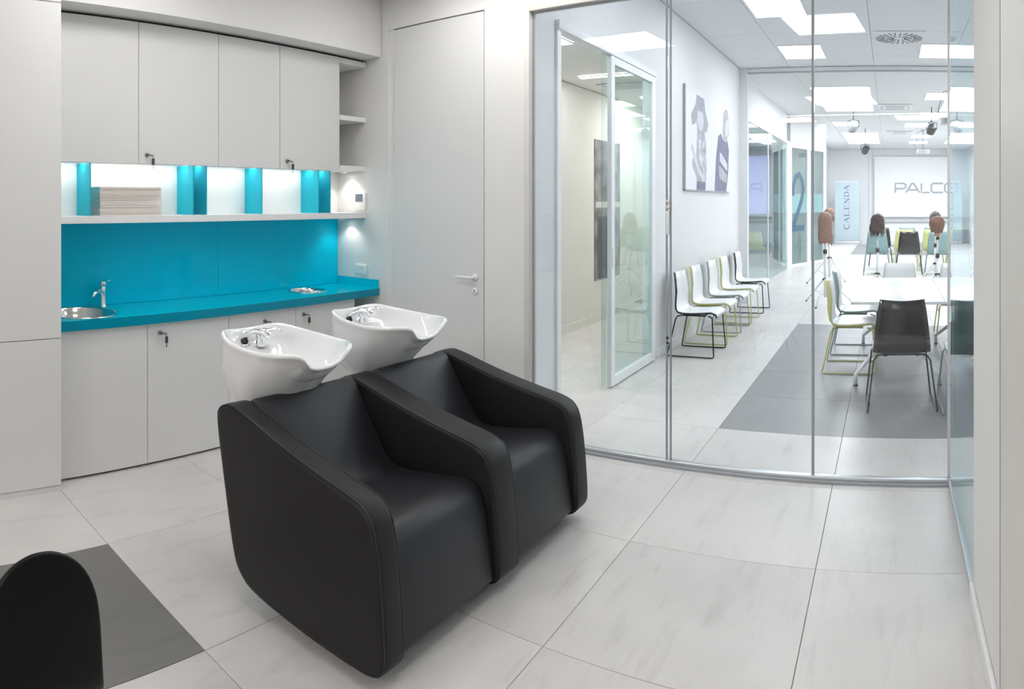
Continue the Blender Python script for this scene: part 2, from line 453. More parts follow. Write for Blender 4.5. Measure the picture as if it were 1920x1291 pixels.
# worktop with two cut-outs
SK1 = (-3.905, 1.755, .225); SK2 = (-3.955, 3.64, .150)
ct = MB().prism([(-4.168, 1.5), (-3.68, 1.5), (-3.68, 4.153), (-4.168, 4.180)], .863, .922, 'z').build('worktop', M['teal'], None, bevel=.0015, segs=1)
for i, (cx, cy, r) in enumerate((SK1, SK2)):
    cu = MB().lathe([(r - .012, .8), (r - .012, 1.0)], 48, (cx, cy, 0)).build('cutter', M['teal'])
    b = ct.modifiers.new('b%d' % i, 'BOOLEAN'); b.object = cu; b.operation = 'DIFFERENCE'; b.solver = 'EXACT'
me = eval_mesh(ct); ct.modifiers.clear(); ct.data = me
for o in [o for o in bpy.data.objects if o.name.startswith('cutter')]: bpy.data.objects.remove(o)
MB().box(-3.6798, -3.676, 1.5, 4.152, .8635, .9205).build('shaded_front_edge', M['teal_shaded'], ct)  # strip over the front face that carries its shade as colour
tag(ct, 'long glossy turquoise worktop over the base cabinets', 'worktop')
MB().prism([(-4.15, 4.163), (-3.682, 4.137), (-3.682, 4.152), (-4.15, 4.178)], .9225, .985, 'z').build('upstand', M['teal'], ct)

bs = thing('splashback', 'glossy turquoise glass splashback above the worktop', 'splashback', (-4.165, 2.8, .923))
for a, b in ((1.5, 2.952), (2.954, 4.175)):
    MB().box(-4.171, -4.163, a, b, .923, 1.468).build('glass_panel', M['tealglass'], bs, w=True)

sink = thing('round_sink', 'round polished steel hand basin set in the turquoise worktop', 'sink', (SK1[0], SK1[1], .922))
r = SK1[2]
MB().lathe([(r, .0006), (r + .002, .004), (r - .004, .010), (r - .014, .009), (r - .02, .0), (r - .028, -.03), (r - .045, -.075), (r - .09, -.115), (.05, -.128), (.024, -.13)], 48, cap=False).build('bowl', M['steel'], sink)
MB().lathe([(.024, -.130), (.028, -.126), (.034, -.127), (.034, -.131)], 24, cap=False).build('drain_ring', M['chrome'], sink)
MB().lathe([(0, -.140), (.024, -.140), (.024, -.13)], 20).build('drain', M['gap'], sink)
bn = thing('waste_ring', 'round brushed steel waste opening set in the turquoise worktop', 'waste opening', (SK2[0], SK2[1], .922))
r = SK2[2]
MB().lathe([(r, .0006), (r + .001, .004), (r - .006, .007), (r - .012, .004), (r - .016, -.02), (r - .022, -.11)], 40, cap=False).build('ring', M['steel'], bn)
MB().lathe([(0, -.112), (r - .022, -.112), (r - .022, -.11)], 40).build('flap', M['brushed'], bn)

# mixer tap beside the sink
tp = thing('sink_tap', 'small chrome mixer tap behind the round steel basin', 'tap', (-4.085, 1.99, .922))
m_ = MB(); m_.lathe([(0, .0005), (.026, .0005), (.026, .006), (.021, .010), (.019, .02), (.018, .09), (.020, .12), (.019, .13), (0, .13)], 24); m_.build('body', M['chrome'], tp)
m_ = MB(); dx, dy = .58, -.81
m_.tube([(0, 0, .095), (.04 * dx, .04 * dy, .106), (.09 * dx, .09 * dy, .104), (.125 * dx, .125 * dy, .094)], [.016, .014, .012, .011], 12)
m_.tube([(.122 * dx, .122 * dy, .097), (.126 * dx, .126 * dy, .078)], .010, 12); m_.build('spout', M['chrome'], tp)
m_ = MB(); m_.lathe([(0, .131), (.019, .131), (.021, .135), (.021, .165), (.017, .172), (0, .172)], 20)
m_.prism([(-.012, .150), (.02, .162), (.085, .176), (.085, .182), (.015, .175), (-.012, .170)], -.009, .009, 'y'); lv = m_.build('lever', M['chrome'], tp)

# ---- wall cabinets
def wall_unit(label, y0, y1, key=None):
    t = thing('wall_cabinet', label, 'cabinet', (-4.0, (y0 + y1) / 2, 1.84))
    MB().box(-4.168, -3.853, y0, y1, 1.846, 2.712).build('body', M['lam'], t, w=True)
    d = MB().box(-3.851, -3.83, y0 + .002, y1 - .002, 1.836, 2.716).build('door', M['lam'], t, bevel=.001, segs=1, w=True)
    if key: lock_key2(d, -3.83, key[0], key[1])
wall_unit('white wall cabinet above the paper stack, nearest the tall cabinet', 1.50, 2.113)
wall_unit('white wall cabinet with a hanging key, second from the tall cabinet', 2.113, 2.721, (2.17, 1.892))
wall_unit('narrow white wall cabinet without a key, third from the tall cabinet', 2.721, 3.258)
wall_unit('white wall cabinet with a hanging key beside the open shelves', 3.258, 3.863, (3.325, 1.893))
op = thing('open_shelf_unit', 'open white corner shelves at the right end of the wall cabinets', 'shelf unit', (-4.0, 4.0, 1.84))
for z0, z1 in ((2.675, 2.715), (2.235, 2.272), (1.846, 1.882)):
    MB().box(-4.168, -3.83, 3.865, 4.164, z0, z1).build('shelf', M['white'], op, w=True, bevel=.001, segs=1)
MB().box(-4.171, -4.16, 3.865, 4.164, 1.883, 2.674).build('back_panel', M['wall'], op, w=True)
# dark shadow joint above the fronts
sbox('trim_3', M['gap'], -4.168, -3.86, 1.498, 4.164, 2.7165, 2.7345, label='recessed dark joint above the wall cabinets')
# ledge with niche
lg = thing('wall_shelf', 'long white ledge lit from above between wall cabinets and splashback', 'shelf', (-4.0, 2.8, 1.47))
MB().box(-4.17, -3.83, 1.5, 4.164, 1.469, 1.514).build('shelf_board', M['white'], lg, w=True, bevel=.0015, segs=1)
MB().box(-4.16, -4.03, 1.5, 3.845, 1.515, 1.845).build('back_panel', M['bright'], lg, w=True)
MB().box(-4.16, -3.96, 3.846, 3.862, 1.515, 1.845).build('end_panel', M['bright'], lg, w=True)
for lab, y in (('turquoise divider board left of the paper stack', 1.784), ('turquoise divider board, left one of the pair right of the paper stack', 2.521),
          ('turquoise divider board, right one of the pair right of the paper stack', 2.626), ('single turquoise divider board in the middle of the ledge', 3.096),
          ('turquoise divider board, left one of the pair nearest the thermostat', 3.642), ('turquoise divider board, right one of the pair nearest the thermostat', 3.765)):
    o = box_obj('divider_board', M['tealpanel'], -4.0285, -3.832, y - .004, y + .004, 1.5145, 1.8375, bevel=.001, segs=1)
    tag(o, lab, 'divider', 'turquoise divider boards on the ledge')
led = thing('led_strip', 'glowing light strip under the wall cabinets', 'light strip', (-3.95, 2.7, 1.84))
MB().box(-3.945, -3.920, 1.52, 3.83, 1.8435, 1.8455).build('diffuser', M['led'], led, w=True)
for nm, lb, z, e in (('spot_lamp', 'small round downlight under the open corner shelves', 1.845, 3.2), ('spot_lamp', 'small round downlight under the ledge end', 1.4685, 2.2)):
    t = thing(nm, lb, 'lamp', (-4.0, 4.085, z))
    MB().lathe([(0, -.0005), (.032, -.0005), (.032, -.006), (.026, -.007)], 24, cap=False).build('ring', M['steel'], t)
    MB().lathe([(0, -.004), (.026, -.004)], 24, cap=True).build('lens', M['led'], t)
    l = bpy.data.lights.new('spot', 'SPOT'); l.energy = e; l.spot_size = radians(120); l.spot_blend = .6; l.shadow_soft_size = .02; l.color = (1, .98, .93)
    lo = bpy.data.objects.new('spot', l); C.objects.link(lo); lo.parent = t; lo.location = (0, .0, -.012)

# paper stack
ps = MB(); z = 1.5145; i = 0
while z < 1.690:
    h = random.uniform(.0028, .0044); j = random.uniform(-.003, .003); q = random.uniform(-.003, .003)
    ps.box(-4.02 + q, -3.862 + q, 1.862 + j, 2.300 + j, z, z + h - .0006); z += h
tag(ps.build('paper_stack', M['paper']), 'stack of pale pink folded paper sheets on the ledge', 'paper', kind='stuff')

# thermostat and switch on the back wall
th = back_frame('thermostat', 'white wall thermostat with a grey display above the ledge', 'thermostat')
MB().box(-3.948, -3.828, -.022, -.001, 1.535, 1.672).build('case', M['bright'], th, bevel=.004)
MB().box(-3.938, -3.855, -.024, -.0215, 1.60, 1.662).build('display', M['screen_grey'], th)
MB().box(-3.915, -3.86, -.0235, -.0215, 1.553, 1.563).build('button', M['white'], th)
sw = back_frame('light_switch', 'white switch plate above the worktop end', 'switch')
MB().box(-3.955, -3.825, -.010, -.001, 1.012, 1.098).build('plate', M['bright'], sw, bevel=.003)
MB().box(-3.935, -3.845, -.014, -.0095, 1.062, 1.088).build('rocker', M['white'], sw, bevel=.001, segs=1)
MB().box(-3.935, -3.845, -.013, -.0095, 1.024, 1.058).build('rocker', M['white'], sw, bevel=.001, segs=1)

# ceiling lamps of the washing room, some of them added as fill light
def panel_light(label, x0, x1, y0, y1, z, m, group=None, name='ceiling_panel'):
    t = thing(name, label, 'ceiling light', ((x0 + x1) / 2, (y0 + y1) / 2, z), group=group)
    hx, hy = (x1 - x0) / 2, (y1 - y0) / 2
    f = MB()
    for a, b, c, d in ((-hx - .012, hx + .012, -hy - .012, -hy), (-hx - .012, hx + .012, hy, hy + .012), (-hx - .012, -hx, -hy, hy), (hx, hx + .012, -hy, hy)):
        f.box(a, b, c, d, -.014, -.001)
    f.build('frame', M['white'], t)
    MB().box(-hx, hx, -hy, hy, -.010, -.002).build('diffuser', m, t)
    return t
G1 = 'square ceiling panels of the washing room'
panel_light('square lit ceiling panel of the washing room above the wash chairs', -3.15, -2.45, 1.4, 2.1, H1, M['panel_soft'], G1)
panel_light('square lit ceiling panel of the washing room above the free floor', -1.15, -.5, 1.45, 2.15, H1, M['panel_soft'], G1)
panel_light('square fill panel added on the washing-room ceiling behind the camera', -2.0, -1.0, -3.4, -2.4, H1, M['panel_fill_rear'], G1)  # added fill light behind the camera
panel_light('square fill panel added on the ceiling at the rear wall, left', -3.3, -2.5, -5.7, -4.9, H1, M['panel_fill_rear'], G1)  # added out of view to even out the room light
panel_light('long fill panel added on the washing-room ceiling in front of the flush door', -3.0, -1.7, 3.32, 3.76, H1, M['panel_fill'], G1)  # added out of frame to brighten the door wall and cabinets
panel_light('square fill panel added on the ceiling at the rear wall, right', -.9, -.1, -5.7, -4.9, H1, M['panel_soft'], G1)  # added out of view, evens the light with its left twin
panel_light('long lit ceiling strip at the rear of the washing room', -2.9, .1, -4.75, -4.6, H1, M['panel_near'], None, 'linear_lamp')

# ================================================================== WASH UNIT (two seats, three arms, two basins)
wu = thing('wash_chair_unit', 'black leather double hair-washing chair with two white basins', 'wash chair', (-1.95, 2.49, 0))
ARM = [(-2.42, .70), (-2.402, .745), (-2.345, .772), (-2.275, .768), (-2.0, .688), (-1.75, .632), (-1.61, .604), (-1.548, .568), (-1.519, .487),
       (-1.499, .32), (-1.486, .13), (-1.492, .075), (-1.525, .046), (-1.60, .036), (-1.9, .046), (-2.18, .068), (-2.258, .108), (-2.30, .17), (-2.37, .47)]
def smooth_poly(P, it=2):
    for _ in range(it):
        Q = []
        for i in range(len(P)):
            a, b = P[i], P[(i + 1) % len(P)]
            Q += [tuple(a[k] * .75 + b[k] * .25 for k in range(len(a))), tuple(a[k] * .25 + b[k] * .75 for k in range(len(a)))]
        P = Q
    return P
armp = smooth_poly(ARM, 2)
def inset(P, d):
    out = []; n = len(P)
    for i in range(n):
        a, b, c = Vector(P[i - 1]), Vector(P[i]), Vector(P[(i + 1) % n])
        t = (c - a).normalized(); nrm = Vector((t.y, -t.x)); out.append(tuple(b + nrm * d))
    return out
# orientation check so that inset() moves inwards
area = sum(armp[i - 1][0] * armp[i][1] - armp[i][0] * armp[i - 1][1] for i in range(len(armp)))
sg = 1 if area < 0 else -1
for y0, y1 in ((1.70, 1.812), (2.405, 2.568), (3.135, 3.262)):
    e = .022
    rings = []
    for t in range(0, 5):
        a = pi / 2 * t / 4; q = inset(armp, sg * e * (1 - sin(a)))
        rings.append([(x, y0 + e * (1 - cos(a)), z) for x, z in q])
    for t in range(4, -1, -1):
        a = pi / 2 * t / 4; q = inset(armp, sg * e * (1 - sin(a)))
        rings.append([(x, y1 - e * (1 - cos(a)), z) for x, z in q])
    arm = MB().loft(rings, True, True).build('armrest', M['leather'], wu, w=True)
    for yy, s2 in ((y0 + .012, -1), (y1 - .012, 1)):
        q = inset(armp, sg * .0035)
        p = MB(); p.tube([(x, yy - s2 * -.0035, z) for x, z in q + q[:1]], .0026, 6)
        inv = MB(); inv.v = p.v; inv.f = p.f; inv.sm = p.sm
        inv.build('piping', M['piping'], arm, w=True)
SEAT = [(-2.36, .60), (-2.345, .745), (-2.32, .778), (-2.285, .774), (-2.255, .74), (-2.17, .60), (-2.08, .465), (-2.02, .425), (-1.93, .428), (-1.75, .452), (-1.65, .464), (-1.595, .452),
        (-1.563, .41), (-1.54, .30), (-1.515, .12), (-1.512, .075), (-1.54, .06), (-2.15, .085), (-2.25, .16), (-2.33, .4)]
seatp = smooth_poly(SEAT, 2)
for y0, y1 in ((1.813, 2.404), (2.569, 3.134)):
    rings = []; e = .014
    for t in range(0, 4):
        a = pi / 2 * t / 3; q = inset(seatp, sg * e * (1 - sin(a))); rings.append([(x, y0 + e * (1 - cos(a)), z) for x, z in q])
    for t in range(3, -1, -1):
        a = pi / 2 * t / 3; q = inset(seatp, sg * e * (1 - sin(a))); rings.append([(x, y1 - e * (1 - cos(a)), z) for x, z in q])
    MB().loft(rings, True, True).build('seat', M['leather2'], wu, w=True)
for x, y in ((-2.05, 1.95), (-1.72, 1.95), (-2.05, 2.48), (-1.72, 2.48), (-2.05, 3.05), (-1.72, 3.05)):
    MB().lathe([(.02, .0005), (.022, .006), (.014, .012), (.014, .072)], 14, (x, y, 0)).build('foot', M['black'], wu, w=True)
MB().box(-2.382, -2.376, 1.755, 1.78, .535, .575).build('care_tag', M['proj_grey'], wu, w=True)

# basin
def basin(cy, dz, dx=0.):
    half = [(-2.675, .0, .987), (-2.672, .07, .989), (-2.655, .135, .996), (-2.615, .182, .998), (-2.54, .222, .986), (-2.45, .243, .975), (-2.36, .250, .968), (-2.27, .243, .965), (-2.195, .222, .968),
            (-2.145, .192, .971), (-2.112, .160, .970), (-2.10, .135, .958), (-2.105, .112, .936), (-2.112, .085, .915), (-2.115, .045, .903), (-2.118, .0, .900)]
    rim = [Vector(p) for p in half] + [Vector((p[0], -p[1], p[2])) for p in half[-2:0:-1]]
    # densify with Catmull-Rom
    n = len(rim); R = []
    for i in range(n):
        a, b, c, d = rim[i - 1], rim[i], rim[(i + 1) % n], rim[(i + 2) % n]
        for t in (0, .33, .66):
            R.append(.5 * ((2 * b) + (c - a) * t + (2 * a - 5 * b + 4 * c - d) * t * t + (3 * b - a - 3 * c + d) * t ** 3))
    off = Vector((dx, cy, dz))
    bc = Vector((-2.43, 0, .70))                         # foot of the outer body
    ic = Vector((-2.36, 0, .80))                         # bottom of the bowl
    N = len(R); rings = []
    def base_pt(p):
        a = atan2(p.y, p.x + 2.42); return Vector((-2.455 + .135 * cos(a), .175 * sin(a), .69))
    def outer(p, t):
        b = base_pt(p)
        back = min(1, max(0, (-2.2 - p.x) / .30)); back = back * back * (3 - 2 * back)
        front = 1 - back
        u = 1 - t
        gk = (1 - u ** 5.5) ** .7 * back + (1 - u ** 1.0 * .97 - .03 * u) * front if u < 1 else 0
        gy = (1 - u ** 4.2) * back + (1 - u ** 1.6) * front
        x = b.x + (p.x - b.x) * gk; y = b.y + (p.y - b.y) * gy
        if p.x > -2.2: x -= .015 * sin(pi * t) * (1 - min(1, abs(p.y) / .24))
        z = b.z + (p.z - b.z) * t
        return Vector((x, y, z))
    for t in (0, .03, .07, .12, .18, .26, .36, .48, .6, .72, .84, .93):
        rings.append([tuple(outer(p, t) + off) for p in R])
    # rolled rim
    c0 = Vector((-2.39, 0, 0))
    def inn(p, d, z): 
        v = Vector((p.x, p.y, 0)) - c0; L_ = v.length
        q = c0 + v * ((L_ - d) / L_); return Vector((q.x, q.y, z))
    for d, h in ((-.003, -.012), (-.003, -.004), (.002, .003), (.009, .005), (.016, .002), (.021, -.006)):
        rings.append([tuple(inn(p, d, p.z + h) + off) for p in R])
    for s_, t in ((.97, .12), (.92, .30), (.84, .52), (.72, .72), (.56, .86), (.38, .95), (.2, .99), (.07, 1.0)):
        ring = []
        for p in R:
            q0 = inn(p, .021, p.z - .006)
            x = ic.x + (q0.x - ic.x) * s_; y = q0.y * s_; z = q0.z + (ic.z - q0.z) * t
            if x < -2.50:
                k = min(1, (-2.50 - x) / .05); z = max(z, z * (1 - k) + .915 * k) if z < .915 else z
            ring.append(tuple(Vector((x, y, z)) + off))
        rings.append(ring)
    b = MB().loft(rings, True, True).build('basin', M['porcelain'], wu, w=True)
    P = Vector((-2.575 + dx, cy + .02, .915 + dz))
    k = MB(); k.lathe([(0, 0), (.025, 0), (.024, .012), (.021, .03), (.020, .04), (0, .043)], 20, tuple(P))
    k.tube([P + Vector((-.005, 0, .035)), P + Vector((-.02, .004, .055)), P + Vector((.01, .02, .075)), P + Vector((.06, .045, .083)), P + Vector((.09, .06, .080))], [.018, .019, .013, .009, .004], 10)
    k.build('mixer', M['chrome'], b, w=True)
    k = MB(); Q = P + Vector((-.055, -.055, .0))
    k.tube([Q + Vector((0, 0, .035)), Q + Vector((.012, .008, .055)), Q + Vector((.05, .03, .075)), Q + Vector((.09, .05, .072)), Q + Vector((.115, .06, .052))], [.012, .014, .015, .017, .022], 12)
    k.build('hand_shower', M['chrome'], b, w=True)
    k = MB(); k.lathe([(0, 0), (.024, 0), (.024, .008), (.012, .010), (0, .012)], 18, tuple(Q)); k.build('shower_base', M['chrome'], b, w=True)
    k = MB(); k.lathe([(0, .01), (.015, .01), (.019, .016), (.019, .028), (.014, .034), (0, .036)], 18, tuple(Q)); k.build('shower_seal', M['black'], b, w=True)
    k = MB(); k.lathe([(0, .002), (.022, .002), (.024, .006), (.018, .009), (0, .006)], 20, (-2.36 + dx, cy, .798 + dz)); k.build('drain', M['chrome'], b, w=True)
    for sy in (-1, 1):
        MB().tube([(-2.43 + dx, cy + sy * .1, .71 + dz), (-2.47, cy + sy * .13, .55), (-2.42, cy + sy * .12, .40), (-2.36, cy + sy * .1, .38)], .012, 8).build('basin_bracket', M['black'], wu, w=True)
basin(2.075, 0.0, -.03)
basin(2.81, .018, -.05)

# ================================================================== DARK SHELL CHAIR, lower left
dc = thing('shell_chair', 'black upholstered shell chair cut off by the lower left corner', 'chair', (-1.635, .56, 0), radians(179.3))
# local +x is the way the chair faces; back at x=-.2
def shell_pt(u, v):      # u across -1..1, v 0 top .. 1 seat front
    pass
prof = [(-.189, .825, .006), (-.189, .815, .051), (-.190, .793, .088), (-.193, .755, .117), (-.196, .700, .138), (-.199, .622, .144), (-.201, .552, .147), (-.197, .492, .152), (-.170, .450, .165), (-.115, .430, .185),
        (0, .425, .20), (.12, .430, .20), (.19, .430, .17), (.215, .420, .11)]
for nm, off_, m in (('shell', 0, M['darkshell']),):
    rings = []
    for k, (x, z, hw) in enumerate(prof):
        t = k / (len(prof) - 1); vert = 1 if k < 7 else max(0, 1 - (k - 6) / 4)
        ring = []
        nn = 14
        hw = max(hw, .012)
        for i in range(nn + 1):
            u = -1 + 2 * i / nn
            cur = (abs(u) * hw / .21) ** 2.0
            ring.append((x + vert * .03 * cur - .012 * vert * min(1, k / 4), u * hw, z + (1 - vert) * .05 * cur))
        for i in range(nn, -1, -1):
            u = -1 + 2 * i / nn
            cur = (abs(u) * hw / .21) ** 2.0
            th_ = (.03 * (1 - u * u) * min(1, k / 3) + .014)
            ring.append((x + vert * (.03 * cur + th_), u * hw * .96, z + (1 - vert) * (.05 * cur + th_)))
        rings.append(ring)
    sh = MB().loft(rings, True, True).build('seat_shell', m, dc)
    md = sh.modifiers.new('s', 'SUBSURF'); md.levels = 2; md.render_levels = 2
for sx in (-1, 1):
    for sy in (-1, 1):
        MB().tube([(.05 * sx, .06 * sy, .415), (.20 * sx, .2 * sy, .012), (.20 * sx, .2 * sy, .001)], [.013, .010, .009], 10).build('leg', M['black'], dc)

# ================================================================== HALL SHELL
sbox('ceiling_void', M['ceil_near'], -9, 4.2, -6.1, 29, 4.2, 4.3); bpy.data.objects['ceiling_void'].name = 'ceiling'
wl = struct('wall_hall_left', label='white left wall of the hall', cat='wall')
XL = -2.35
MB().box(XL - .1, XL, 4.12, 4.60, 0, H2).build('wall_panel', M['wall_hall'], wl)
MB().box(XL - .1, XL, 4.60, 6.73, 2.93, H2).build('wall_panel', M['wall_hall'], wl)
MB().box(XL - .1, XL, 6.73, 10.95, 0, H2).build('wall_panel', M['wall_hall'], wl)
MB().box(XL - .1, XL + .13, 10.85, 10.95, 0, H2).build('pier', M['wall_hall'], wl)
MB().box(XL + .0005, XL + .015, 6.80, 10.85, .0005, .09).build('baseboard', M['frame_w'], wl)
wf = struct('wall_front', label='white end wall of the hall', cat='wall')
MB().box(-3.0, 3.6, 28, 28.15, 0, H2).build('wall_panel', M['wall_hall'], wf)
MB().box(-.80, -.72, 27.93, 28, 0, H2).build('pilaster', M['wall_hall'], wf)
MB().box(-.6, 3.4, 27.90, 28, .80, .86).build('ledge', M['alu'], wf)
sbox('wall_hall_right', M['wall_hall'], 3.5, 3.6, 2.7, 28, 0, H2)
sbox('wall_hall_near', M['wall_hall'], .4605, 3.6, 2.6, 2.7, 0, H2)
for i in range(5):
    sbox('trim_%d' % (6 + i), M['frame_w'], 3.42, 3.4995, 11 + i * 3.5, 11.25 + i * 3.5, .001, H2 - .001, label='white pier on the right hall wall')

# storefront beyond the pier
st = struct('window_3', label='glass shop front of the side room on the left', cat='glass wall')
X3 = -2.45
MB().box(X3 - .1, X3, 10.951, 16.7, 3.05, H2).build('fascia', M['wall_hall'], st)
MB().box(X3 - .03, X3 + .02, 10.951, 16.6, 3.0, 3.049).build('top_track', M['frame_w'], st)
MB().box(X3 - .02, X3 + .02, 10.951, 16.6, .0005, .03).build('bottom_track', M['alu'], st)
for a, b in ((10.96, 14.0), (14.04, 16.58)):
    MB().box(X3 - .005, X3 + .005, a, b, .03, 3.0).build('pane', M['glass_teal'], st)
MB().box(X3 - .01, X3 + .012, 14.003, 14.037, .03, 3.0).build('seal', M['frame_w'], st)
MB().box(X3 - .1, X3 + .03, 16.6, 17.0, 0, 3.06).build('post', M['frame_w'], st)
# oblique doors
ang = atan2(18.85 - 17.0, -1.75 + 2.45)
ob = struct('window_4', (-2.45, 17.0, 0), ang, label='angled glass double door of the side room', cat='glass door')
LN = hypot(18.85 - 17.0, .70)
MB().box(0, LN, -.05, .05, 3.02, H2).build('fascia', M['wall_hall'], ob)
MB().box(0, LN, -.03, .03, 2.93, 3.02).build('top_frame', M['frame_w'], ob)
for a, b in ((0, .10), (LN * .47, LN * .56), (LN - .10, LN)):
    MB().box(a, b, -.03, .03, .0005, 2.93).build('post', M['frame_w'], ob)
for a, b in ((.10, LN * .47), (LN * .56, LN - .10)):
    MB().box(a, b, -.004, .004, .06, 2.93).build('pane', M['glass_teal'], ob)
    MB().box(a, b, -.02, .02, .0005, .06).build('bottom_rail', M['frame_w'], ob)
    MB().box(a + .002, b - .002, -.0065, -.0045, 1.32, 1.80).build('band', M['band'], ob)
# numeral on the first door leaf
def ribbon(pts, wd, z=0.):
    """flat stroke of varying width in the xy plane"""
    pts = [Vector((p[0], p[1], 0)) for p in pts]; n = len(pts); L_, R_ = [], []
    for i, p in enumerate(pts):
        t = (pts[min(i + 1, n - 1)] - pts[max(i - 1, 0)]).normalized(); nn = Vector((-t.y, t.x, 0))
        q = wd[i] if isinstance(wd, (list, tuple)) else wd
        L_.append(p + nn * q / 2); R_.append(p - nn * q / 2)
    return L_, R_
def stroke(mb, pts, wd, put, th=.004):
    L_, R_ = ribbon(pts, wd); n = len(pts)
    v = [put(p.x, p.y, 0) for p in L_] + [put(p.x, p.y, 0) for p in R_] + [put(p.x, p.y, th) for p in L_] + [put(p.x, p.y, th) for p in R_]
    f = []
    for i in range(n - 1):
        f += [(i, i + 1, n + i + 1, n + i), (2 * n + i, 3 * n + i, 3 * n + i + 1, 2 * n + i + 1), (i, 2 * n + i, 2 * n + i + 1, i + 1), (n + i, n + i + 1, 3 * n + i + 1, 3 * n + i)]
    f += [(0, n, 3 * n, 2 * n), (n - 1, 3 * n - 1, 4 * n - 1, 2 * n - 1)]
    mb.add(v, f)
two = MB(); pts = [(.12, 1.75), (.16, 2.0), (.30, 2.22), (.46, 2.28), (.62, 2.15), (.68, 1.92), (.60, 1.65), (.42, 1.38), (.24, 1.14), (.16, .98)]
stroke(two, pts, .15, lambda x, y, t: (x + .06, -.008 - t, y), .002)
stroke(two, [(.10, .94), (.74, .94)], .15, lambda x, y, t: (x + .06, -.008 - t, y), .002)
tag(two.build('numeral', M['numeral'], ob), 'large dark blue numeral 2')
sbox('wall_hall_corner', M['wall_hall'], -1.86, -1.74, 18.86, 19.2, 0, H2)
sbox('wall_hall_far_left', M['wall_hall'], -2.9, -2.42, 19.21, 28, 0, H2)
sbox('wall_hall_return', M['wall_hall'], -2.42, -1.861, 19.1, 19.2, 0, H2)

# side room 1 (seen through the sliding door)
sbox('wall_side_room', M['wall_warm'], -3.92, -3.8, 4.33, 10.7, 0, 3.05)
sbox('wall_side_room_end', M['wall_warm'], -3.8, -2.451, 10.7, 10.9, 0, 3.05)
box_obj('baseboard_side_room', M['wall_warm'], -3.7995, -3.782, 4.35, 10.7, .0005, .1)['kind'] = 'structure'
sbox('ceiling_side_room', M['ceil_near'], -3.92, -2.451, 4.2, 10.9, 3.06, 3.1)
panel_light('slim lit ceiling strip in the room behind the sliding door', -3.5, -2.75, 7.4, 7.5, 3.055, M['panel_room'], None, 'linear_lamp')
panel_light('fill panel added on the ceiling of the room behind the sliding door', -3.4, -2.8, 5.2, 5.8, 3.055, M['panel_room'])  # added to brighten this room
panel_light('second fill panel added behind the glass of the sliding door', -3.4, -2.8, 9.2, 9.8, 3.055, M['panel_room'])  # added to brighten the far part of this room
ac = thing('ceiling_air_unit', 'recessed ceiling air unit in the room behind the sliding door', 'air unit', (-3.2, 8.2, 3.055))
MB().box(-.35, .35, -.2, .2, -.02, -.001).build('frame', M['white'], ac)
for k in range(3): MB().box(-.28, .28, -.13 + k * .11, -.09 + k * .11, -.026, -.0205).build('slat', M['proj_grey'], ac)
po = thing('wall_poster', 'tall black and white photo poster behind the sliding door', 'poster', (-3.797, 8.9, 1.5))
MB().box(0, .01, -.38, .5, -.95, .93).build('print', mat('poster_grey', (.20, .20, .21), .5, noise=(5, .7)), po)
MB().box(.0101, .0115, -.30, .3, -.93, -.1).build('print_figure', mat('poster_dark', (.06, .06, .07), .5, noise=(3, .3)), po)
MB().box(.0101, .012, -.36, .48, .02, .10).build('print_band', mat('poster_light', (.6, .58, .55), .5), po)

# sliding door in the hall's left wall
sd = struct('door_3', (XL, 4.6, 0), pi / 2, label='white framed glass sliding door in the left hall wall', cat='door')
# local x = +Y world, local y = -X world
MB().box(-.03, 2.15, -.035, .06, 2.86, 2.93).build('header', M['frame_w'], sd, bevel=.004)
MB().box(-.03, .03, -.02, .1, 0, 2.86).build('post', M['frame_w'], sd)
MB().box(2.09, 2.15, -.02, .1, 0, 2.86).build('post', M['frame_w'], sd)
lf = MB()
x0, x1 = .97, 2.085
lf.box(x0, x0 + .075, -.028, .012, .012, 2.855); lf.box(x1 - .055, x1, -.028, .012, .012, 2.855)
lf.box(x0 + .075, x1 - .055, -.028, .012, .012, .09); lf.box(x0 + .075, x1 - .055, -.028, .012, 2.79, 2.855)
lv = lf.build('door_leaf', M['frame_w'], sd)
MB().box(x0 + .075, x1 - .055, -.012, -.004, .09, 2.79).build('pane', M['glass_teal'], lv)
MB().box(x0 + .012, x0 + .030, -.030, -.0285, 1.03, 1.20).build('lock_plate', M['brushed'], lv)
MB().box(x0 - .09, x0 - .002, .02, .03, .03, 2.855).build('pane', M['glass_teal'], sd)

# side room 2 behind the storefront
sbox('wall_side_room_back', M['wall_teal'], -8.1, -2.9, 20.0, 20.1, 0, 3.2)
sbox('wall_side_room_left', M['wall_teal'], -8.2, -8.1, 10.9, 20.1, 0, 3.2)
sbox('wall_side_room_front', M['wall_teal'], -8.1, -3.92, 10.8, 10.9, 0, 3.2)
sbox('ceiling_side_room_far', M['ceil_near'], -8.2, -2.56, 10.9, 16.9, 3.21, 3.25)
sbox('ceiling_side_room_end', M['ceil_near'], -8.2, -2.95, 16.9, 20.1, 3.21, 3.25)
fl2 = box_obj('floor_side_room', M['tile'], -8.1, -2.97, 10.9, 20, -.005, -.0005); fl2['kind'] = 'structure'
ls = tag(MB().box(-7.2, -3.45, 19.97, 19.9995, 1.25, 2.93).build('projection_screen', M['lavender']), 'lavender lit projection screen in the glazed side room', 'screen')
sbox('trim_4', M['proj_grey'], -8.05, -2.95, 19.95, 19.998, .35, .75, label='grey dado band in the side room')
for x, y in ((-4.6, 13), (-4.6, 16), (-3.6, 18.3)):
    panel_light('fill panel added on the ceiling of the glazed side room', x - .6, x + .6, y - .3, y + .3, 3.205, M['panel_fill_room2'], 'added fill panels in the glazed side room')  # added because the room came out dark

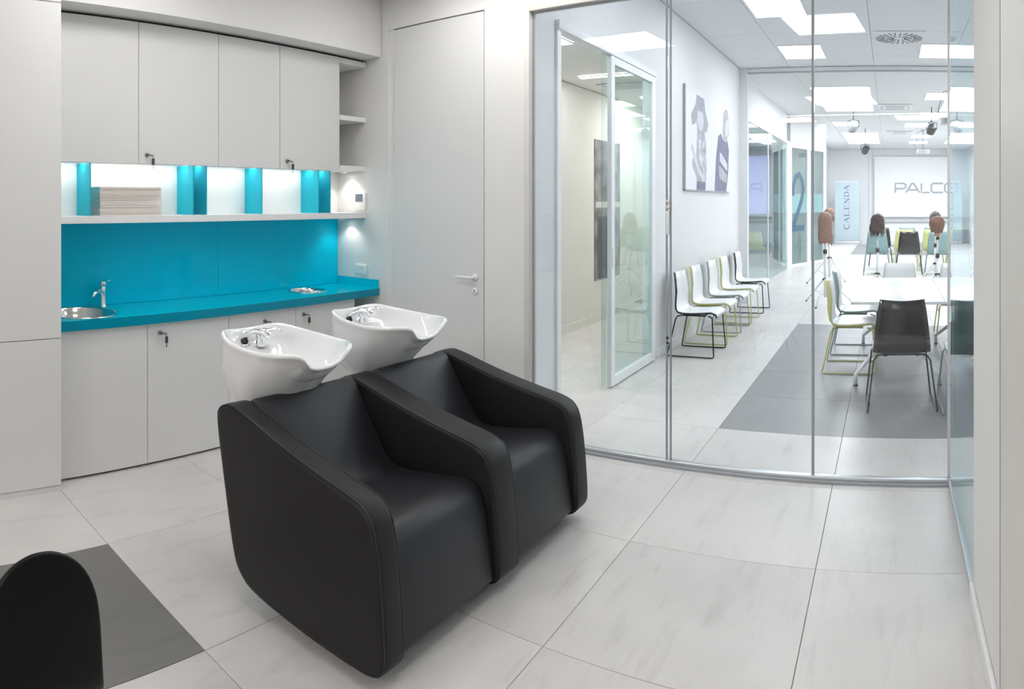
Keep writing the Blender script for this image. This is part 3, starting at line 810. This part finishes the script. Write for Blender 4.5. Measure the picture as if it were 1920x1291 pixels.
# header at the hall's cross beam
sbox('trim_5', M['seal'], XL + .131, 3.5, 10.86, 10.94, H2 - .085, H2 - .07, label='thin dark cross rail under the hall ceiling')
sbox('trim_11', M['frame_w'], XL + .131, 3.5, 10.87, 10.93, H2 - .069, H2 - .012, label='white cross beam under the hall ceiling')

# hall ceiling tiles
ch = struct('ceiling', label='white panelled hall ceiling', cat='ceiling')
MB().box(-2.35, 3.5, 4.08, 28, H2 + .015, H2 + .04).build('grid', M['seal'], ch)
tp_ = None
MB().box(-2.95, -2.347, 10.96, 28, H2 + .001, H2 + .014).build('plaster_strip', M['ceil'], ch)
XS = [-2.345, -1.55, -.24, 1.07, 2.38, 3.49]; yy = 4.15
for i in range(len(XS) - 1):
    y = 4.15; 
    while y < 27.9:
        y1 = min(y + 1.5, 27.98)
        key = (i, round(y1 - y, 2))
        w_ = XS[i + 1] - XS[i]
        if ('c', key) not in protos:
            protos[('c', key)] = MB().box(0, w_ - .006, 0, y1 - y - .006, 0, .014).build('ceiling_tile', M['ceil'], ch)
            o = protos[('c', key)]
        else:
            o = protos[('c', key)].copy(); C.objects.link(o)
        o.location = (XS[i] + .003, y, H2)
        y += 1.5
GH = 'lit ceiling panels of the hall'
HP = [(-1.5, -.93, 9.35, 10.2, 'small lit ceiling panel before the cross beam, on the left'),
      (.43, 1.45, 9.35, 10.2, 'lit ceiling panel right of the swirl vent'),
      (-1.5, -.93, 6.9, 7.85, 'lit ceiling panel nearest the glass front'),
      (-1.45, -.37, 12.8, 16.2, 'largest lit ceiling panel just beyond the cross beam'),
      (1.15, 2.2, 12.8, 16.2, 'large lit ceiling panel seen through the side glass'),
      (.72, 1.14, 13.5, 14.4, 'narrow lit ceiling panel before the nearer projector'),
      (.75, 1.40, 16.5, 17.5, 'lit ceiling panel above the nearer projector'),
      (-1.5, -.95, 18.4, 19.4, 'lit ceiling panel behind the left stage lamp'),
      (.43, 1.02, 18.7, 19.7, 'lit ceiling panel beside the middle stage lamp'),
      (1.9, 2.7, 18.7, 19.7, 'lit ceiling panel beside the right glass edge'),
      (-1.45, -.36, 21.3, 25.2, 'large lit ceiling panel above the banner'),
      (.70, 1.33, 22.0, 23.0, 'lit ceiling panel before the farther projector'),
      (.70, 1.33, 24.4, 25.3, 'lit ceiling panel above the farther projector'),
      (1.95, 3.0, 21.3, 25.2, 'large lit ceiling panel at the far right of the hall'),
      (-1.5, -.9, 4.9, 5.6, 'unseen fill panel added just behind the glass front, left'),  # added above the view to brighten the hall's left wall
      (.43, 1.03, 4.9, 5.6, 'unseen fill panel added just behind the glass front, right'),  # added above the view as extra hall fill
      (2.0, 3.0, 7.0, 9.0, 'lit ceiling panel hidden right of the side glass')]
for a, b, c, d, lb in HP:
    panel_light(lb, a, b, c, d, H2, M['panel_hall'], GH)

sv = thing('swirl_vent', 'square ceiling vent with radial slots before the cross beam', 'vent', (.12, 9.02, H2))
MB().box(-.32, .32, -.37, .37, -.010, -.001).build('plate', M['ceil'], sv)
for k in range(24):
    a = 2 * pi * k / 24
    for r0, r1 in ((.07, .18), (.19, .30)):
        t = Vector((cos(a + .5), sin(a + .5), 0)); p = Vector((cos(a) * r0, sin(a) * r0, -.0108)); q = Vector((cos(a + .08) * r1, sin(a + .08) * r1, -.0108)) if r0 > .1 else Vector((cos(a + .1) * r1, sin(a + .1) * r1, -.0108))
        if r0 < .1 and k % 2: continue
        MB().tube([p, q], .0055, 4).build('slot', M['gap'], sv)
def cassette(x, y, lb, s=1.):
    t = thing('air_conditioner', lb, 'air unit', (x, y, H2))
    MB().box(-.38 * s, .38 * s, -.38 * s, .38 * s, -.03, -.001).build('cover', M['white'], t, bevel=.01)
    for k in range(4):
        o = MB().box(-.24 * s, .24 * s, .27 * s, .32 * s, -.036, -.0305).build('louvre', M['proj_grey'], t); o.rotation_euler = (0, 0, k * pi / 2)
    MB().box(-.2 * s, .2 * s, -.2 * s, .2 * s, -.040, -.0305).build('grille', M['proj_grey'], t)
cassette(.12, 15.5, 'square ceiling air conditioner beyond the cross beam')
cassette(.3, 21.2, 'farther ceiling air conditioner above the chair rows')

def projector(x, y, z, lb):
    t = thing('projector', lb, 'projector', (x, y, z))
    MB().box(-.20, .20, -.14, .14, 0, .12).build('body', M['proj_grey'], t, bevel=.015)
    MB().lathe([(0, .14), (.045, .14), (.05, .17), (.04, .175), (0, .17)], 18, (.10, 0, .06), 'y').build('lens', M['black'], t)
    gr = MB()
    for k in range(5): gr.box(-.14, .08, -.146, -.1405, .02 + k * .018, .03 + k * .018)
    gr.build('grille', M['seal'], t)
    MB().box(.201, .207, -.08, .08, .02, .1).build('side_grille', M['black'], t)
    m = MB(); m.tube([(0, 0, .121), (0, 0, H2 - z - .002)], .014, 10); m.lathe([(0, H2 - z - .02), (.06, H2 - z - .02), (.06, H2 - z - .001), (0, H2 - z - .001)], 16)
    m.box(-.09, .09, -.02, .02, .1215, .135); m.build('ceiling_mount', M['seal'], t)
    m = MB(); m.tube([(0.0, 0.02, H2 - z - .03), (-.15, .05, H2 - z - .06), (-.24, .05, .25), (-.20, .05, .1)], .006, 6); m.build('cable', M['black'], t)
projector(1.14, 13.0, 3.03, 'white ceiling projector nearer the glass front')
projector(.98, 20.6, 3.00, 'white ceiling projector farther down the hall')
def stage_lamp(x, y, z, lb, m='seal'):
    t = thing('stage_lamp', lb, 'stage lamp', (x, y, z))
    b = MB().lathe([(0, -.13), (.075, -.13), (.095, -.10), (.10, .06), (.085, .11), (.05, .13), (0, .13)], 18, (0, 0, 0), 'y').build('lamp_head', M[m], t)
    b.rotation_euler = (radians(-35), 0, radians(20))
    a = MB(); a.tube([(-.115, 0, 0), (-.12, 0, .14), (0, 0, .17), (.12, 0, .14), (.115, 0, 0)], .009, 6); a.build('yoke', M['black'], t)
    a = MB(); a.tube([(0, 0, .17), (0, 0, H2 - z - .001)], .010, 6); a.build('ceiling_rod', M['black'], t)
stage_lamp(-.79, 15.3, 3.22, 'dark stage lamp hanging left, nearest the big ceiling panel', 'seal')
stage_lamp(.93, 15.6, 3.20, 'dark stage lamp hanging beside the nearer projector', 'black')
stage_lamp(-.70, 20.2, 3.08, 'small black stage lamp hanging farther down the hall', 'black')

# screen with lettering, banner
sc = thing('projection_screen', 'wide white projection screen with PALCO lettering on the end wall', 'screen', (1.35, 27.86, 2.1))
MB().box(-1.95, 2.0, 0, .03, -1.1, 1.2).build('canvas', M['projection'], sc)
MB().box(-2.0, 2.05, -.02, .035, 1.2, 1.28).build('case', M['white'], sc)
LETP = {'P': [[(.04, 0), (.04, 1), (.75, 1), (.95, .88), (.95, .55), (.75, .42), (.08, .42)]],
        'A': [[(.0, 0), (.44, 1), (.56, 1), (1.0, 0)], [(.2, .28), (.8, .28)]],
        'L': [[(.08, 1), (.08, 0), (1, 0)]],
        'C': [[(1, 1), (.22, 1), (.06, .85), (.06, .15), (.22, 0), (1, 0)]],
        'O': [[(.5, 1), (.22, 1), (.06, .85), (.06, .15), (.22, 0), (.8, 0), (.94, .15), (.94, .85), (.8, 1), (.5, 1)]]}
wd = MB()
for chh, xa, xb in (('P', -1.14, -.69), ('A', -.70, -.17), ('L', -.12, .23), ('C', .27, .77), ('O', .81, 1.36)):
    for s_ in LETP[chh]:
        stroke(wd, [(xa + p[0] * (xb - xa), p[1] * .36) for p in s_], .072, lambda x, y, t: (x, -.002 - t, -.135 + y), .004)
wd.build('lettering', M['letter'], sc)

bn_ = thing('banner', 'upright pale blue banner stand reading CALENDA at the end wall', 'banner', (-1.62, 26.8, 0))
MB().box(-.46, .46, -.004, .004, .10, 2.36).build('banner_print', M['banner'], bn_)
MB().box(-.47, .47, -.012, .012, 2.361, 2.39).build('top_rail', M['alu'], bn_)
MB().box(-.48, .48, -.09, .09, .001, .10).build('base', M['alu'], bn_, bevel=.01)
for sx in (-.466, .461):
    MB().box(sx, sx + .006, -.006, .006, .10, 2.36).build('edge', M['seal'], bn_)
LETS = {'C': ([(.92, .8), (.8, .95), (.55, 1.02), (.3, .95), (.1, .7), (.08, .45), (.15, .2), (.38, .02), (.65, -.02), (.9, .12), (.95, .2)], [.06, .08, .07, .12, .16, .17, .15, .12, .07, .06, .05]),
        'A1': ([(.0, 0), (.48, 1)], .06), 'A2': ([(.45, 1), (.95, 0)], .14), 'A3': ([(.18, .35), (.72, .35)], .05),
        'L1': ([(.2, 0), (.2, 1)], .14), 'L2': ([(.1, .03), (.85, .03)], .06), 'L3': ([(.85, .0), (.9, .22)], .05), 'L4': ([(.05, .98), (.4, .98)], .05),
        'E1': ([(.2, 0), (.2, 1)], .14), 'E2': ([(.08, .03), (.82, .03)], .06), 'E3': ([(.2, .52), (.68, .52)], .05), 'E4': ([(.08, .97), (.78, .97)], .06), 'E5': ([(.68, .4), (.68, .64)], .04), 'E6': ([(.8, 0), (.86, .2)], .04), 'E7': ([(.78, 1), (.8, .8)], .04),
        'N1': ([(.15, 0), (.15, 1)], .06), 'N2': ([(.1, 1), (.88, 0)], .14), 'N3': ([(.86, 0), (.86, 1)], .06), 'N4': ([(0, .02), (.3, .02)], .04), 'N5': ([(.72, .98), (1., .98)], .04),
        'D1': ([(.2, 0), (.2, 1)], .14), 'D2': ([(.08, .97), (.5, .97), (.8, .82), (.93, .5), (.8, .18), (.5, .03), (.08, .03)], [.06, .06, .12, .16, .12, .06, .06])}
wd = MB(); pos = .55
for chh in 'CALENDA':
    for k, (pp, ww) in LETS.items():
        if k[0] != chh: continue
        sc_ = .20
        wq = [q * sc_ for q in ww] if isinstance(ww, list) else ww * sc_
        # text runs upwards: text x -> +z, text y -> -x
        stroke(wd, [(p[0] * sc_ * 1.05, p[1] * sc_) for p in pp], wq, lambda x, y, t, pos=pos: (.08 - y + .0, -.0045 - t, pos + x), .002)
    pos += .245
wd.build('lettering', M['letter_blue'], bn_)

# large canvas with two fashion figures on the hall's left wall
cv = thing('wall_canvas', 'large black and white canvas of two standing figures on the left hall wall', 'picture', (XL + .001, 7.78, 1.745), pi / 2)
# local x = world +Y (0..2.26), local y=-worldX
W_, H_ = 2.26, 1.21
MB().box(0, W_, -.03, 0, 0, H_).build('canvas', mat('canvas_white', (.78, .79, .83), .6), cv)
MB().box(-.012, 0, -.032, 0, -.01, H_ + .01).build('edge', M['seal'], cv)
MB().box(-.012, W_, -.032, 0, -.012, -.001).build('edge', M['seal'], cv)
pm = {k: mat('print_tone_' + k, c, .6, noise=(9, n_)) for k, c, n_ in (('mid', (.42, .42, .47), .18), ('light', (.62, .62, .68), .08), ('dark', (.16, .15, .26), .25), ('hat', (.36, .36, .41), .12), ('lace', (.50, .50, .55), .5))}
def figp(name, tone, pts, depth):
    # pts in fractions of the canvas (x 0..1 left to right, y 0..1 bottom to top)
    poly = [(x * W_, y * H_) for x, y in pts]
    o = MB().prism(poly, -.0305 - depth, -.0304, 'y').build(name, pm[tone], cv); return o
# measured in the stretched view, mapped to the canvas
figp('printed_body', 'mid', [(.13, .30), (.20, .36), (.22, .60), (.20, .72), (.26, .75), (.36, .72), (.37, .60), (.40, .50), (.41, .20), (.39, .0), (.20, .0), (.21, .12), (.12, .24)], .001)
figp('printed_hat', 'hat', [(.21, .96), (.36, .95), (.38, .84), (.45, .70), (.42, .62), (.36, .60), (.33, .78), (.24, .80), (.18, .66), (.12, .64), (.10, .74), (.19, .86)], .002)
figp('printed_face', 'light', [(.22, .80), (.33, .80), (.35, .70), (.31, .61), (.25, .61), (.21, .70)], .0025)
figp('printed_lace', 'lace', [(.24, .50), (.34, .52), (.40, .48), (.42, .18), (.30, .12), (.22, .22), (.25, .34)], .0022)
figp('printed_arm', 'light', [(.10, .40), (.13, .38), (.16, .28), (.24, .16), (.36, .08), (.38, .14), (.26, .22), (.19, .34), (.12, .46)], .003)
figp('printed_skirt', 'dark', [(.22, .09), (.38, .08), (.38, .0), (.21, .0)], .0032)
figp('printed_figure', 'dark', [(.60, .0), (.90, .0), (.95, .22), (.97, .50), (.92, .62), (.88, .58), (.80, .60), (.76, .66), (.69, .62), (.63, .35)], .001)
figp('printed_head', 'mid', [(.80, .60), (.90, .58), (.94, .66), (.98, .70), (.97, .82), (.94, .96), (.87, .97), (.82, .90), (.81, .78)], .0015)
figp('printed_face', 'light', [(.87, .64), (.93, .66), (.97, .74), (.95, .86), (.89, .84), (.86, .74)], .0025)
figp('printed_sash', 'light', [(.72, .43), (.76, .44), (.92, .33), (.92, .24), (.73, .34)], .002)
figp('printed_panel', 'mid', [(.70, .30), (.92, .20), (.90, .10), (.72, .14)], .002)

# ================================================================== CHAIRS OF THE HALL
CPROF = [(.235, .405), (.225, .432), (.19, .447), (.10, .440), (-.02, .432), (-.12, .432), (-.175, .445), (-.208, .480), (-.222, .55), (-.226, .66), (-.238, .76), (-.255, .85)]
CW = [.195, .208, .215, .220, .222, .222, .222, .220, .214, .203, .188, .170]
def chair_shell(off0, off1, shrink=0.):
    rings = []
    n = len(CPROF)
    for k, (x, z) in enumerate(CPROF):
        a = Vector(CPROF[max(k - 1, 0)]); b = Vector(CPROF[min(k + 1, n - 1)]); t = (b - a).normalized(); nr = Vector((-t.y, t.x))   # towards the back / underside
        ring = []
        back = max(0, min(1, (k - 6) / 3))
        for off, order in ((off0, range(0, 9)), (off1, range(8, -1, -1))):
            for i in order:
                u = -1 + i / 4
                dish = .018 * (u * u) + .030 * back * (u * u)
                px_ = x - nr.x * -off * -1 if False else x
                # inner side normal points up/forward
                q = Vector((x, z)) - nr * 0
                q = Vector((x, z)) + Vector((t.y, -t.x)) * -off + Vector((t.y, -t.x)) * 0
                q = q + Vector((-t.y, t.x)) * 0
                lift = Vector((t.y, -t.x)) * -1
                q = Vector((x, z)) + lift * off
                q = q - lift * dish
                ring.append((q.x, u * (CW[k] - shrink), q.y))
        rings.append(ring)
    return MB().loft(rings, True, True)
def make_chair():
    r_ = thing('hall_chair', 'x', 'chair')
    chair_shell(.0, .016).build('outer_shell', M['c_black'], r_)
    chair_shell(-.003, -.0005, .003).build('inner_shell', M['c_white'], r_)
    for s in (-1, 1):
        m = MB()
        pts = [(-.13, s * .17, .418), (-.175, s * .20, .410), (-.19, s * .218, .385), (-.265, s * .262, .03), (-.268, s * .264, .014), (-.25, s * .265, .0085), (.20, s * .265, .0085), (.226, s * .264, .014), (.228, s * .262, .03),
               (.205, s * .222, .385), (.195, s * .205, .408), (.15, s * .17, .416)]
        m.tube(pts, .0075, 6); m.build('leg', M['c_black'], r_)
    m = MB(); m.tube([(.10, -.17, .415), (.10, .17, .415)], .007, 6); m.tube([(-.12, -.17, .415), (-.12, .17, .415)], .007, 6)
    m.box(-.13, .11, -.14, -.11, .405, .421); m.box(-.13, .11, .11, .14, .405, .421)
    m.build('seat_frame', M['c_black'], r_)
    return r_
proto = make_chair(); used = [False]; meshcache = {}
def chair(x, y, deg, lb, col, grp, inner='c_white', frame=None, s=1.0):
    o = proto if not used[0] else copy_tree(proto); used[0] = True
    o.location = (x, y, 0); o.rotation_euler = (0, 0, radians(deg)); o['label'] = lb; o['group'] = grp
    o.scale = (s, s, s)
    for c_ in o.children:
        nm = c_.name.split('.')[0]
        want = inner if nm == 'inner_shell' else (col if nm == 'outer_shell' else (frame or col))
        key = (nm, want, 0 if nm != 'leg' else (1 if c_.data.vertices[0].co.y > 0 else -1))
        if key not in meshcache:
            d = c_.data.copy(); d.materials[0] = M[want]; meshcache[key] = d
        c_.data = meshcache[key]
    return o
G = 'chairs in a row along the left wall'
for y, x, c_, lb in ((7.20, -2.0, 'c_black', 'white chair with black sled legs, nearest of the wall row'),
                (7.88, -2.02, 'c_yellow', 'white chair with yellow-green frame, second of the wall row'),
                (8.62, -2.02, 'c_grey', 'white chair with grey-teal frame, middle of the wall row'),
                (9.28, -2.02, 'c_yellow', 'white chair with yellow-green frame, fourth of the wall row'),
                (10.15, -2.02, 'c_black', 'white chair with black frame, farthest of the wall row')):
    chair(x, y, 0, lb, c_, G)
G = 'chairs around the white meeting table'
chair(.085, 5.58, 93, 'black-backed chair at the near side of the white table', 'c_black', G)
chair(.66, 5.50, 92, 'dark teal-backed chair at the near side of the table, behind the side glass', 'c_teal', G)
chair(-.36, 6.78, 0, 'white chair with yellow-green back and frame at the left end of the table', 'c_yellow', G)
chair(-.35, 7.58, 0, 'white chair with teal back at the left end of the table, farther one', 'c_teal', G)
chair(.12, 8.35, -90, 'white-fronted chair at the far side of the table, left one', 'c_black', G)
chair(.80, 8.30, -90, 'white-fronted chair at the far side of the table, right one', 'c_yellow', G)
chair(1.45, 6.7, 180, 'white chair with yellow-green frame at the right end of the table', 'c_yellow', G)

def table(x0, x1, y0, y1, lb):
    t = thing('meeting_table', lb, 'table', ((x0 + x1) / 2, (y0 + y1) / 2, 0), group='white meeting tables')
    hx, hy = (x1 - x0) / 2, (y1 - y0) / 2
    MB().box(-hx, hx, -hy, hy, .715, .740).build('table_top', M['t_white'], t, bevel=.003)
    for sy in (-1, 1):
        MB().box(-.16, .16, sy * (hy - .42) - .03, sy * (hy - .42) + .03, .66, .7145).build('bracket', M['c_black'], t)
    MB().tube([(0, -hy + .4, .40), (0, hy - .4, .40)], .026, 12).build('beam', M['leg_white'], t)
    for sy in (-1, 1):
        MB().tube([(0, sy * (hy - .42), .38), (0, sy * (hy - .42), .66)], .03, 12).build('column', M['leg_white'], t)
    for sx in (-1, 1):
        for sy in (-1, 1):
            lg_ = MB().tube([(0, sy * (hy - .46), .42), (sx * .08, sy * (hy - .40), .385), (sx * (hx - .07), sy * (hy - .10), .13), (sx * (hx - .04), sy * (hy - .07), .10), (sx * (hx - .04), sy * (hy - .07), .014)], [.024, .022, .018, .018, .017], 10).build('leg', M['leg_white'], t)
            MB().lathe([(0, .001), (.020, .001), (.020, .014), (0, .014)], 14, (sx * (hx - .04), sy * (hy - .07), 0)).build('foot', M['black'], lg_)
table(-.335, .475, 6.05, 7.98, 'left white meeting table, nearest the yellow-green chair')
table(.479, 1.30, 6.05, 7.98, 'right white meeting table, seen partly through the side glass')
table(-.2, 3.0, 21.2, 22.0, 'long white table before the far projection screen')

G = 'rows of chairs before the far screen'
rows = [(-.28, 15.5, 'c_teal', 'teal chair in the front chair row, left one behind the dark-haired head'),
        (.42, 15.45, 'c_black', 'black chair in the middle of the front chair row'),
        (1.06, 15.4, 'c_teal', 'teal chair in the front chair row, behind the short-haired head'),
        (-.30, 16.5, 'c_yellow', 'yellow-green chair in the second row behind the left teal chair'),
        (.36, 16.5, 'c_yellow', 'yellow-green chair in the second row behind the black chair'),
        (1.0, 16.4, 'c_yellow', 'yellow-green chair in the second row behind the right teal chair'),
        (1.64, 16.5, 'c_black', 'black chair in the second row at the glass edge'),
        (-.22, 17.5, 'c_black', 'black chair in the third row on the left'),
        (.43, 17.6, 'c_teal', 'teal chair in the third row, middle'),
        (1.06, 17.6, 'c_teal', 'teal chair in the third row, right'),
        (1.70, 17.6, 'c_yellow', 'yellow-green chair in the third row at the glass edge')]
for x, y, c_, lb in rows:
    chair(x, y, 90 + random.uniform(-3, 3), lb, c_, G, inner=c_, s=1.12)

# ================================================================== TRIPODS AND TRAINING HEADS
def tripod(x, y, ztop, lb, rot=0., spread=.42, hub=.40):
    t = thing('tripod_stand', lb, 'tripod', (x, y, 0), rot, group='tripods for the training heads')
    MB().tube([(0, 0, .12), (0, 0, ztop * .72)], .022, 10).build('lower_tube', M['leg_white'], t)
    MB().tube([(0, 0, ztop * .72), (0, 0, ztop)], .015, 10).build('upper_tube', M['leg_white'], t)
    MB().lathe([(0, ztop - .05), (.025, ztop - .05), (.028, ztop - .02), (.02, ztop), (0, ztop)], 12).build('clamp', M['black'], t)
    MB().lathe([(.0, ztop * .70), (.032, ztop * .70), (.032, ztop * .76), (0, ztop * .76)], 12).build('collar', M['black'], t)
    MB().lathe([(.0, hub), (.045, hub), (.045, hub + .03), (0, hub + .035)], 12).build('hub', M['black'], t)
    for k in range(3):
        a = 2 * pi * k / 3
        l = MB().tube([(.04 * cos(a), .04 * sin(a), hub + .01), (spread * cos(a), spread * sin(a), .016)], .011, 8).build('leg', M['leg_white'], t)
        MB().sphere((spread * cos(a), spread * sin(a), .017), .016, 10, 6).build('foot', M['black'], l)
        MB().tube([(.0, 0, .15), (.5 * spread * cos(a), .5 * spread * sin(a), .5 * hub + .01)], .006, 6).build('brace', M['leg_white'], t)
    return t
def head(x, y, z, lb, hair, style, face=90, group='hairdressing training heads'):
    """z = underside of the neck; face = direction the face looks"""
    t = thing('training_head', lb, 'mannequin head', (x, y, z), radians(face), group=group)
    # local +x forward
    prof = [(-.0, .052), (.03, .050), (.07, .050), (.09, .056), (.105, .068), (.13, .078), (.16, .082), (.20, .084), (.24, .080), (.27, .066), (.29, .042), (.298, .012)]
    rings = []
    for zz, r_ in prof:
        ring = []
        for i in range(20):
            a = 2 * pi * i / 20
            k = 1.0 if zz < .08 else 1.15
            xx = r_ * k * cos(a); yy_ = r_ * .9 * sin(a)
            if zz > .08: xx += .012
            if abs(a) < .35 or abs(a - 2 * pi) < .35:
                if .13 < zz < .19: xx += .014 * (1 - abs(zz - .15) / .05)
            ring.append((xx, yy_, zz))
        rings.append(ring)
    hd_ = MB().loft(rings, True, True).build('head', M['skin'], t)
    for s in (-1, 1):
        MB().sphere((.005, s * .078, .165), (.016, .008, .028), 10, 8).build('ear', M['skin'], hd_)
        MB().sphere((.088, s * .03, .185), (.010, .013, .008), 10, 6).build('eye', M['black'], hd_)
    MB().sphere((.098, 0, .118), (.006, .022, .007), 10, 6).build('mouth', mat('lip', (.5, .2, .18), .5), hd_)
    # hair
    rnd = random.Random(hash(style) % 1000)
    hm = MB(); rings = []
    if style == 'long': L_, w0, w1 = -.16, .118, .115
    elif style == 'curly': L_, w0, w1 = -.02, .120, .125
    elif style == 'short': L_, w0, w1 = .065, .122, .088
    else: L_, w0, w1 = .05, .11, .11
    top = .315
    crown = .13
    vs_ = [.0, .006, .02, .04, .065, .095, .13, .18, .24, .30, .36, .43, .5]
    vs_ = [q * (top - L_) / .475 * (.475 / (top - L_)) for q in vs_ if q < top - L_ - .02] + [top - L_]
    for k, dv in enumerate(vs_):
        zz = top - dv
        r_ = w0 * math.sqrt(max(0.004, 1 - max(0, 1 - dv / crown) ** 2)) if dv < crown else w0 + (w1 - w0) * (dv - crown) / (top - L_ - crown)
        ring = []
        for i in range(28):
            a = 2 * pi * i / 28
            jag = 1 + (.035 * sin(i * 2.7 + k * .25) + rnd.uniform(-.012, .012)) * min(1, dv / .1)
            if style == 'curly': jag += .04 * sin(i * 1.3 + k * 1.9) * min(1, dv / .15)
            xx = r_ * 1.12 * cos(a) * jag - .008; yy_ = r_ * .93 * sin(a) * jag
            if dv > .10 and cos(a) > .25: xx = min(xx, .055)      # face stays free
            ring.append((xx, yy_, zz + (rnd.uniform(-.015, .015) if k == len(vs_) - 1 else 0)))
        rings.append(ring)
    hm.loft(rings, True, True)
    # loose strands
    ns = 46 if style in ('long', 'curly') else 26
    for i in range(ns):
        a = rnd.uniform(.45, 2 * pi - .45); rr = w1 * rnd.uniform(.85, 1.08)
        bx, by = rr * 1.1 * cos(a) - .008, rr * .93 * sin(a)
        z1 = L_ + rnd.uniform(.0, .1); pts = []
        for q in range(6):
            tt = q / 5; wv = (.014 if style == 'curly' else .003) * sin(tt * 9 + i)
            pts.append((bx * (1 - .12 * tt) + wv, by * (1 - .12 * tt) + wv * cos(i), z1 + .06 - tt * (.13 if style in ('long', 'curly') else .07)))
        hm.tube(pts, [.009, .010, .009, .008, .005, .002], 5)
    hm.build('hair', M[hair], t)
    return t
TR = [(-1.0, 10.9, 1.13, 'tripod stand under the nearest long-haired training head', .3, .45, .38, 'long', 'hair_l', 95, 'training head with long light brown hair, nearest on the left'),
      (-1.165, 13.6, 1.17, 'tripod stand behind the nearest long-haired training head', .9, .45, .50, 'bob', 'hair_l', 60, 'training head with short light brown hair, behind the long-haired one'),
      (-.20, 11.6, 1.10, 'tripod stand behind the table under the dark-haired training head', .1, .42, .40, 'curly', 'hair_d', 88, 'training head with wavy dark brown hair before the chair rows'),
      (.73, 10.7, 1.07, 'tripod stand right of the table under the short-haired training head', .5, .45, .48, 'short', 'hair_m', 40, 'training head with short reddish brown hair and bare neck'),
      (.82, 12.6, 1.12, 'tripod stand hidden behind the short-haired training head', 1.0, .42, .48, 'bob', 'hair_g', 90, 'training head with ash brown hair, half hidden behind the short-haired one'),
      (1.66, 13.2, 1.12, 'tripod stand seen through the side glass', .2, .45, .48, 'bob', 'hair_g', 90, 'training head with ash brown hair seen through the side glass')]
for x, y, zt, lb, rot, sp, hb, sty, hr, fc, lb2 in TR:
    tripod(x, y, zt, lb, rot, sp, hb); head(x, y, zt + .001, lb2, hr, sty, fc)

# a few chairs and a table in the glazed side room
G = 'chairs in the glazed side room'
for i, (x, y, c_, lb) in enumerate(((-3.3, 17.2, 'c_yellow', 'yellow-green chair behind the angled glass door'), (-3.6, 16.0, 'c_teal', 'teal chair deep in the glazed side room'), (-3.2, 18.6, 'c_teal', 'teal chair behind the farther leaf of the angled door'))):
    chair(x, y, 90, lb, c_, G, inner=c_)
